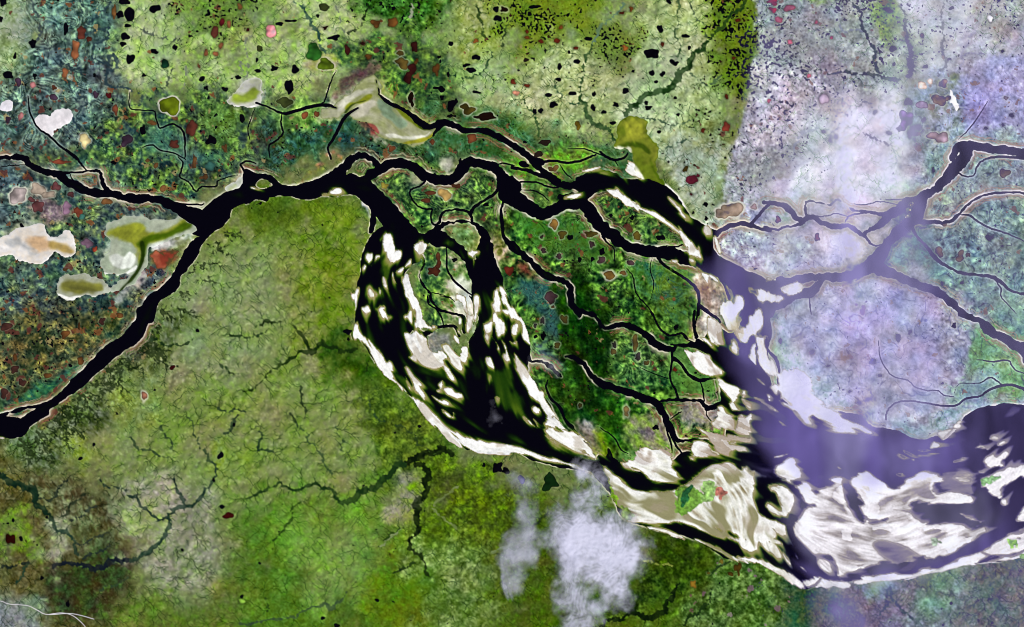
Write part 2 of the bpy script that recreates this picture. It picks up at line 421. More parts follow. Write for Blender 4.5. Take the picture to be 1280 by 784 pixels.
RIVERS2 = """
# sand ground south of the last distributary, then its channel
@ 760 550 .15625
B .8 10 : -60,180 0,225 60,280 150,340 250,400 400,415 500,400 600,360 680,300 760,230 850,190 950,170 1010,195 1060,230 1110,200 1130,240 1190,250 1180,300 1170,420 1200,560 1240,600 1290,660 1350,760 1250,820 1100,800 950,740 850,700 700,690 560,680 450,670 330,660 240,655 150,640 80,560 40,440 0,300
B .9 5 : 260,680 400,705 500,735 620,770 740,800 880,860 1000,920 1100,960 1150,1000 1060,985 950,940 800,860 640,800 480,755 330,710
B .75 8 : 700,690 850,700 980,740 1080,800 1040,840 900,790 780,740
B .85 8 : 1020,790 1120,800 1190,850 1150,890 1060,870
B .85 12 : 130,200 250,240 330,330 420,352 520,335 580,300 540,240 500,120 380,60 280,80 180,150
B .8 10 : 560,250 640,190 720,140 800,120 860,130 760,190 650,250
B .85 8 : 860,20 960,20 1000,90 900,100 850,60
W : -10,210 100,230 170,235 240,270 300,320 360,352 430,358 520,345 620,300 560,295 560,230 620,190 700,140 760,120 850,130 940,122 1060,120 1280,150 1290,230 1190,240 1120,205 1080,215 1000,180 950,175 860,190 760,240 690,300 640,340 560,370 500,400 400,402 300,385 230,375 180,350 120,290 50,250 0,230
C : -60,150,70 0,200,40
@ 840 380 .1276
B .9 7 : 780,100 860,50 890,90 870,200 780,330 720,400 670,380 640,290 700,240
B .2 16 : 630,180 690,120 650,200 640,290 610,280
B .9 7 : 500,-20 580,-20 625,80 590,230 550,250 510,150 470,80
B .8 12 : 370,110 440,150 490,190 460,300 470,410 420,400 370,300 350,200
B .35 12 : 590,300 650,400 640,490 600,470 590,400
B .9 6 : 750,500 800,380 835,380 835,600 780,570
B .8 6 : 820,360 880,275 925,400 960,500 1030,600 1035,730 960,700 870,650 830,560
B .85 10 : 60,420 200,460 330,480 380,500 400,570 470,650 500,690 440,700 380,710 270,660 180,570
B .9 8 : 270,320 330,330 400,410 385,435 300,370
B .9 8 : 350,160 420,200 400,330 450,410 380,380 350,280
C : 260,0,16 330,50,18 390,110,30 440,140,30 470,180,20
C : 250,0,14 245,120,16 225,220,12 245,320,30
C : 0,310,12 70,290,12 110,300,12 130,340,12 200,370,14
W : 240,330 300,360 350,410 400,440 470,520 400,500 330,470 270,430 230,380
C : -10,400,20 80,405,22 170,412,26 270,430,40 340,460,50
C : 915,350,16 920,410,14 960,480,18 1030,570,18 1050,640,18 1040,730,18 1035,800,20
C : 890,270,40 860,290,50 930,300,30
C : 820,430,6 830,520,8 835,600,8
C : 5,520,20 60,560,26 110,620,28 160,690,28 220,740,28 290,755,26 360,735,26 420,718,28 520,725,32 600,760,40
@ 840 290 .1276
B .95 5 : 0,270 80,275 60,300 0,300
B .85 8 : 170,90 240,180 300,270 320,300 240,240 180,220 60,200 140,190
B .85 6 : 405,60 440,50 480,200 440,180
B .85 9 : 250,350 330,410 380,400 470,500 440,500 370,460 350,510 300,450
B .9 6 : 750,560 850,550 950,580 1100,650 960,700 820,650
D -.4 12 : 760,570 830,560 840,620 790,610
B .35 9 : 470,450 520,500 600,640 520,740 500,720 580,650 520,540
B .7 10 : 630,630 700,650 705,710 640,784 560,784 620,720
B .9 4 : 850,450 950,492 945,498 870,465
B .8 5 : 900,455 1000,445 1020,478 950,482
B .8 5 : 1040,545 1150,490 1280,500 1280,580 1150,625 1080,590
C : -20,225,70 60,230,90 150,265,80 240,300,60 330,340,90 400,360,90
B .9 5 : 170,265 210,270 230,300 190,290
C : 90,225,8 180,240,8 250,260,8 290,300,8
@ 840 470 .1276
B .9 7 : 430,30 560,60 650,100 645,200 600,260 560,200 500,130
B .9 6 : 690,150 720,150 715,200 690,210
B .7 8 : 680,215 760,270 765,330 720,290
B .8 8 : 550,270 600,260 640,300 690,350 610,345 555,330
B .75 9 : 450,290 520,320 600,400 620,500 500,520 400,470 430,380
B .9 7 : 640,400 690,350 720,400 780,360 775,500 720,560 620,530 620,450
B .85 9 : 340,570 430,560 580,690 560,760 470,740 380,640
B .3 16 : 560,650 680,680 740,740 700,770 580,760
B .9 5 : 550,570 700,600 770,610 755,645 680,640 560,600
B .8 12 : 190,650 330,650 380,740 340,800 200,800
B .6 14 : 220,490 340,530 480,590 560,640 420,580 300,570
C : 570,60,10 600,30,10
C : 345,320,50 400,310,30 440,280,32 490,270,32 530,290,40 550,340,50 590,360,30
C : 620,520,6 625,450,14 640,380,16 690,345,18
C : 555,530,20 640,575,20 760,600,20
B .95 6 : 945,100 1040,100 1030,190 990,170
B .85 6 : 935,180 960,200 962,250 945,240
B .8 4 : 830,20 900,70 920,100 880,80
B .3 5 : 770,180 900,260 1050,350 980,320 850,240
B .4 4 : 1040,430 1095,470 1090,530 1075,500
B .3 4 : 920,490 980,520 940,515
B .9 7 : 1055,-40 1300,-40 1420,200 1500,330 1350,320 1254,340 1150,300 1070,260 1110,220 1090,180 1045,60
B .8 9 : 1050,-20 1110,40 1200,130 1300,190 1420,230 1500,300 1600,360 1740,430 1900,500 1960,560 1880,560 1780,500 1640,470 1520,440 1400,420 1300,380 1180,330 1080,280 1060,180
B .25 16 : 1180,330 1400,400 1560,450 1760,500 1900,560 1700,560 1500,520 1300,450 1200,390
D -.9 4 : 1060,255 1100,260 1160,290 1180,280 1120,240 1080,215
@ 930 560 .2232
B .95 7 : 190,110 260,55 300,90 312,140 260,200 210,180 180,150
B .5 14 : 160,200 270,240 285,300 240,390 190,385 110,340 150,300 160,250
B .9 8 : 170,215 270,245 282,300 245,380 225,370 200,310 190,260
D -.85 7 : 130,290 150,250 180,260 210,350 170,320
B .85 8 : 290,210 350,200 400,250 420,290 370,310 310,260
B .62 9 : 400,250 470,210 540,175 570,200 590,300 640,390 700,450 740,440 830,420 930,430 930,640 840,650 740,650 640,670 560,720 510,725 490,620 400,600 350,560 300,510 270,450 330,360 400,320 360,300
B .95 10 : 500,240 545,190 565,220 575,300 540,330 500,290
B .95 12 : 540,460 600,450 610,520 550,520
B .66 8 : 600,190 690,130 760,170 800,230 930,240 930,400 800,385 740,410 690,400 640,330 690,300 620,240
B .95 12 : 700,160 740,180 760,260 760,380 700,380 670,330 690,240
B .5 6 : 410,610 480,640 500,700 460,718 410,670
B .85 9 : 60,370 120,380 240,440 250,490 180,470 110,430
B .3 14 : 0,480 100,500 200,560 260,640 150,590 60,540
B .8 5 : 110,500 200,520 215,545 190,540
B .8 5 : 210,580 262,650 240,640
B .85 5 : 290,590 345,635 300,620
B .85 5 : 310,660 378,685 330,680
B .7 5 : 510,90 550,120 530,115
B .7 4 : 115,118 130,128 120,133
B .5 4 : 60,56 180,50 250,30 200,48 120,62
B .95 5 : -80,600 0,612 100,635 240,695 330,735 430,728 600,745 760,708 896,700 960,690 960,720 800,742 600,775 350,785 280,760 130,665 0,628 -80,612
C : -60,40,40 0,60,70 60,60,80 120,60,90
C : 100,130,70 85,200,40 75,260,30 85,320,30 130,375,28 200,400,26 245,395,20
C : 160,180,40 230,205,30 280,240,30 310,290,50 300,350,60 265,410,40 255,470,34 290,550,50 340,620,60 390,680,50 470,720,30 560,732,26 640,700,40 740,672,40 860,668,44 930,660,50
C : 400,605,12 470,612,24 505,660,26 510,720,22
C : 570,190,40 600,290,50 640,370,44 700,410,26 770,420,22 830,410,16
C : 705,430,6 700,480,4
C : 430,730,6 400,765,6 350,784,6
@ 1080 590 .185
B .7 8 : 220,160 270,80 350,20 400,0 470,20 490,130 560,140 700,160 745,210 640,210 450,215 330,220 230,240 180,190
B .95 8 : 560,150 700,170 735,205 650,200
B .25 14 : 600,50 720,90 740,40 720,-10 640,-20
B -.2 20 : 500,30 600,-20 740,-20 750,140 620,130 510,120
B .6 10 : 190,260 340,250 400,320 480,350 640,340 700,370 820,365 830,400 700,510 600,570 500,600 400,560 300,560 230,520 150,600 60,640 -10,640 -10,350 60,350 150,330
B .95 9 : 370,340 640,345 690,380 600,420 480,400 380,380
B .95 9 : 540,440 700,430 790,400 700,500 600,550 520,500
B .95 8 : 60,365 200,350 270,380 240,430 120,400 60,410
D -.15 16 : 120,460 260,500 380,560 460,610 300,640 170,600 60,500
D -.5 14 : 200,255 400,265 640,300 800,320 780,370 690,350 500,340 390,330 300,270
D -.75 8 : 420,290 650,320 760,370 700,380 640,335 450,335
D -.4 9 : 780,180 900,200 990,230 960,300 840,390 800,330 700,250
B .7 7 : 650,280 760,320 790,335 730,330
B .9 6 : 795,50 870,15 920,30 1000,-10 1080,-60 1120,-20 1000,60 945,100 930,140 970,220 900,190 830,110
C : 960,-100,60 880,-30,50 780,60,50 760,120,60 830,190,40
C : 1300,-120,120 1120,60,110 1070,150,120 1040,250,110 990,340,100 900,410,90 800,480,90 700,540,90 600,590,80 500,620,70 400,650,60 280,660,60 160,650,60 40,670,50 -40,685,40
B .85 5 : 1090,240 1040,310 1035,340 1090,350 1200,330 1200,200
B .8 6 : 640,612 700,565 800,530 900,475 980,425 1050,430 1081,380 1200,340 1200,540 1081,555 1000,560 850,580 700,620
B .95 4 : -40,725 0,718 120,690 200,692 320,700 420,662 600,625 760,598 900,592 1081,560 1200,540 1200,570 1081,585 900,602 660,640 350,704 150,732 0,742
C : 980,400,20 1020,400,16 1060,405,14 1075,370,10
C : 800,545,4 880,570,5 1000,560,6 1090,530,8
@ 1080 480 .15625
B .6 8 : 590,420 540,436 470,442 400,434 330,395 300,370 260,362 300,350 340,385 400,420 470,430 540,425
B .2 14 : 250,560 400,570 560,540 640,560 560,580 400,610 280,600
B .85 7 : 430,530 510,510 550,450 590,470 600,510 500,540
B .65 8 : 590,390 640,355 700,340 740,290 810,240 775,340 720,370 630,450 600,430
D -.9 4 : 650,430 720,365 730,375 660,445
B .6 5 : 300,515 395,568 380,577 330,550
B .8 5 : 370,600 410,600 400,620
B .7 6 : 720,625 800,590 790,610
B .85 6 : 865,525 930,470 1000,515 930,522
B .3 10 : 1000,440 1040,400 1090,430 1040,455
B .8 6 : 1070,482 1120,450 1150,470 1100,492
B .9 6 : 960,600 1040,550 1062,590 1130,540 1160,570 1100,620 1120,660 1010,660
B .4 10 : 880,680 960,700 960,720
B .8 5 : 930,740 1000,735 1100,690 1280,665 1320,700 1250,740 1100,775 1080,800 1000,800 940,790
B .8 5 : 265,725 310,712 295,740
B .9 8 : 0,705 40,700 100,740 150,800 0,800
B .8 7 : 340,790 390,745 460,710 520,715 590,720 620,790
"""
# ---------------------------------------------------------------- shoreline field F and sediment level L
FV = np.full((NY, NX), PAD, np.float32)      # vegetated ground: distance to the shore, positive on land
FB = FV.copy()                                # the same for the wide waters only
L = np.full((NY, NX), -1.0, np.float32)
edge = n2 * 0.45 + n4 * 0.6
for code, num, pts in list(ops(RIVERS)) + list(ops(RIVERS2)):
    if code == 'C':
        wmax = max(p[2] for p in pts)
        if wmax < 3.2:
            pts[0][2] *= .45; pts[-1][2] *= .55
            for q_ in range(len(pts)):
                pts[q_][2] *= .9
        d = line_sdf(pts, jit=0.25 if wmax < 6 else 0.4) + (edge * min(1.0, wmax / 14) if wmax > 4 else 0)
        if wmax < 3.0:
            d = d - 0.12
        np.minimum(FV, d, out=FV)
        if wmax > 6:
            np.minimum(FB, d, out=FB)
        L[:] = np.minimum(L, np.clip(-1 + (d + 0.3) * 1.1, -1, 9))
    elif code == 'W':
        d = -poly_sdf(pts) + edge * 0.7
        np.minimum(FV, d, out=FV); np.minimum(FB, d, out=FB)
        L[:] = np.minimum(L, np.clip(-1 + (d + 0.3) * 1.1, -1, 9))
    elif code == 'V':
        d = poly_sdf(pts) + edge
        np.maximum(FV, d, out=FV); np.maximum(FB, d, out=FB)
    elif code == 'B':
        lv, sf = float(num[0]), float(num[1]) * 0.16
        area_ = abs(sum(pts[i_ - 1][0] * pts[i_][1] - pts[i_][0] * pts[i_ - 1][1] for i_ in range(len(pts)))) / 2
        am_ = min(1.7, .35 + area_ ** .5 * .055)
        sf = sf * 1.1
        d = poly_sdf(pts, pad=max(PAD, sf * 3)) + STREAK * max(min(sf, 3.0) * 0.55, am_) + edge * 0.4 - .45 * (area_ < 900)
        new = -1 + (lv + 1) * ss((d + sf) / (2 * sf) if lv < 0.5 else (d + sf * 1.6) / (sf * 2.4))
        np.maximum(L, new, out=L)
    elif code == 'D':
        lv, sf = float(num[0]), float(num[1]) * 0.22
        d = poly_sdf(pts, pad=max(PAD, sf * 3)) + STREAK * min(sf, 3.0) * 0.5
        m = ss((d + sf) / (2 * sf))
        if lv == -.2 or lv == -.25:
            L[:] = np.where(m > 0, np.maximum(L, -1 + (lv + 1) * m), L)
            FV[:] = np.minimum(FV, np.where(d > -PAD + 1, -d, FV)); FB[:] = np.minimum(FB, np.where(d > -PAD + 1, -d, FB))
            L[:] = np.where(m > 0.5, lv, L)
        else:
            L[:] = np.where(L > lv, L + (lv - L) * m, L)
wide = ss((-gb(np.clip(FB, -8, 3), 3.0)) / 2.5)
# the streaks of the current across the flats
mid = np.exp(-((L - 0.25) / 0.5) ** 2) * ss((L + .95) / .3)
L = L + np.clip(STREAK, -2.4, 2.4) * 0.23 * mid
L = L + np.clip(st_b - 0.9, 0, 2) * 0.20 * ss((-FB - 2) / 6)        # faint green shallows in the deep water
LAKE = (L > -.3) & (L < -.1)
bars = gb((L > .15).astype(np.float32), 3.2)
# submerged tails drawn out down the current from every bar
TAIL = L.copy(); _x, _y = GX.copy(), GY.copy()
for _k in range(16):
    _i = np.clip(np.rint(_x) - X0, 0, NX - 1).astype(np.int32); _j = np.clip(np.rint(_y) - Y0, 0, NY - 1).astype(np.int32)
    _x -= VX[_j, _i]; _y -= VY[_j, _i]
    _i = np.clip(np.rint(_x) - X0, 0, NX - 1).astype(np.int32); _j = np.clip(np.rint(_y) - Y0, 0, NY - 1).astype(np.int32)
    TAIL = np.maximum(TAIL, np.minimum(L[_j, _i], .35) - (_k + 1) * (.11 - .045 * np.clip(st_m, -1.5, 1.5)) - .22)
TAIL = np.where(FV < 0, gb(TAIL, .7), -1)
LC = np.maximum(L, -1 + np.clip(bars * 1.6 * (.7 + .5 * STREAK) + .12 * n4 * bars, 0, .95) * (L < .1) * (FV < 0))
bay = ss((GX - 440) / 20) * ss((790 - GX) / 20) * ss((GY - 285) / 20) * ss((610 - GY) / 10)
LC = np.where(L < .1, np.maximum(LC, np.minimum(TAIL - .3 * ss((GX - 880) / 30) * ss((500 - GY) / 60), .02)), LC)
LC = np.where(L < .1, np.maximum(LC, -1 + np.clip((st_m * .5 + st_b * .9 - .35) * .34, 0, .62) * bay * ss((-FB - 1) / 4)), LC)
gulf = ss((GX - 915) / 40) * ss((GY - 440) / 40)
LC = np.where(L < .1, np.maximum(LC, -1 + np.clip((st_m * .4 + st_b * .8 + .6 * n20 + .05) * .26, 0, .6) * gulf * ss((-FB - 1) / 3)), LC)
flat = ss((gb((L > .3).astype(np.float32), 5) - .75) / .2)
_w = fbm(16, 2) * 5; _w2 = fbm(16, 2) * 5
SB = nrm(samp(nrm(st_b + .40 * st_m), GX + _w, GY + _w2))
LC = LC + flat * (np.clip(SB, -2.2, 1.5) * .26 + n20 * .10 - .06 + .08 * n8)
LC = np.where((L > .3), np.maximum(LC, .02), LC)
_in = 1 - ss((gb((L > .15).astype(np.float32), 1.6) - .5) / .48)
LC = np.where(L > .15, LC - _in * .85 * (.35 + .65 * ss(st_m * .6 + n4 * .3 + .4)) - .16 * ss(st_m * .8 - .2), LC)
LC = np.where(L > .15, np.maximum(LC, .02), LC)
WL = 0.10
F = np.maximum(FV, (L - WL) * 3.5)
# ---------------------------------------------------------------- ground cover: soft regions painted in order
# R c0 c1 soft noise amount swirl creek dend pond speck : points   (colours as seen by eye from above)
def hx(s):
    return np.array([int(s[i:i + 2], 16) for i in (0, 2, 4)], np.float32) / 255


NO = {'a': n8, 'b': n20, 'm': MOT, 's': SWIRL, 't': STREAK, 'n': nrm(n4 + .6 * n2), 'u': nrm(TUFT + .5 * n4)}
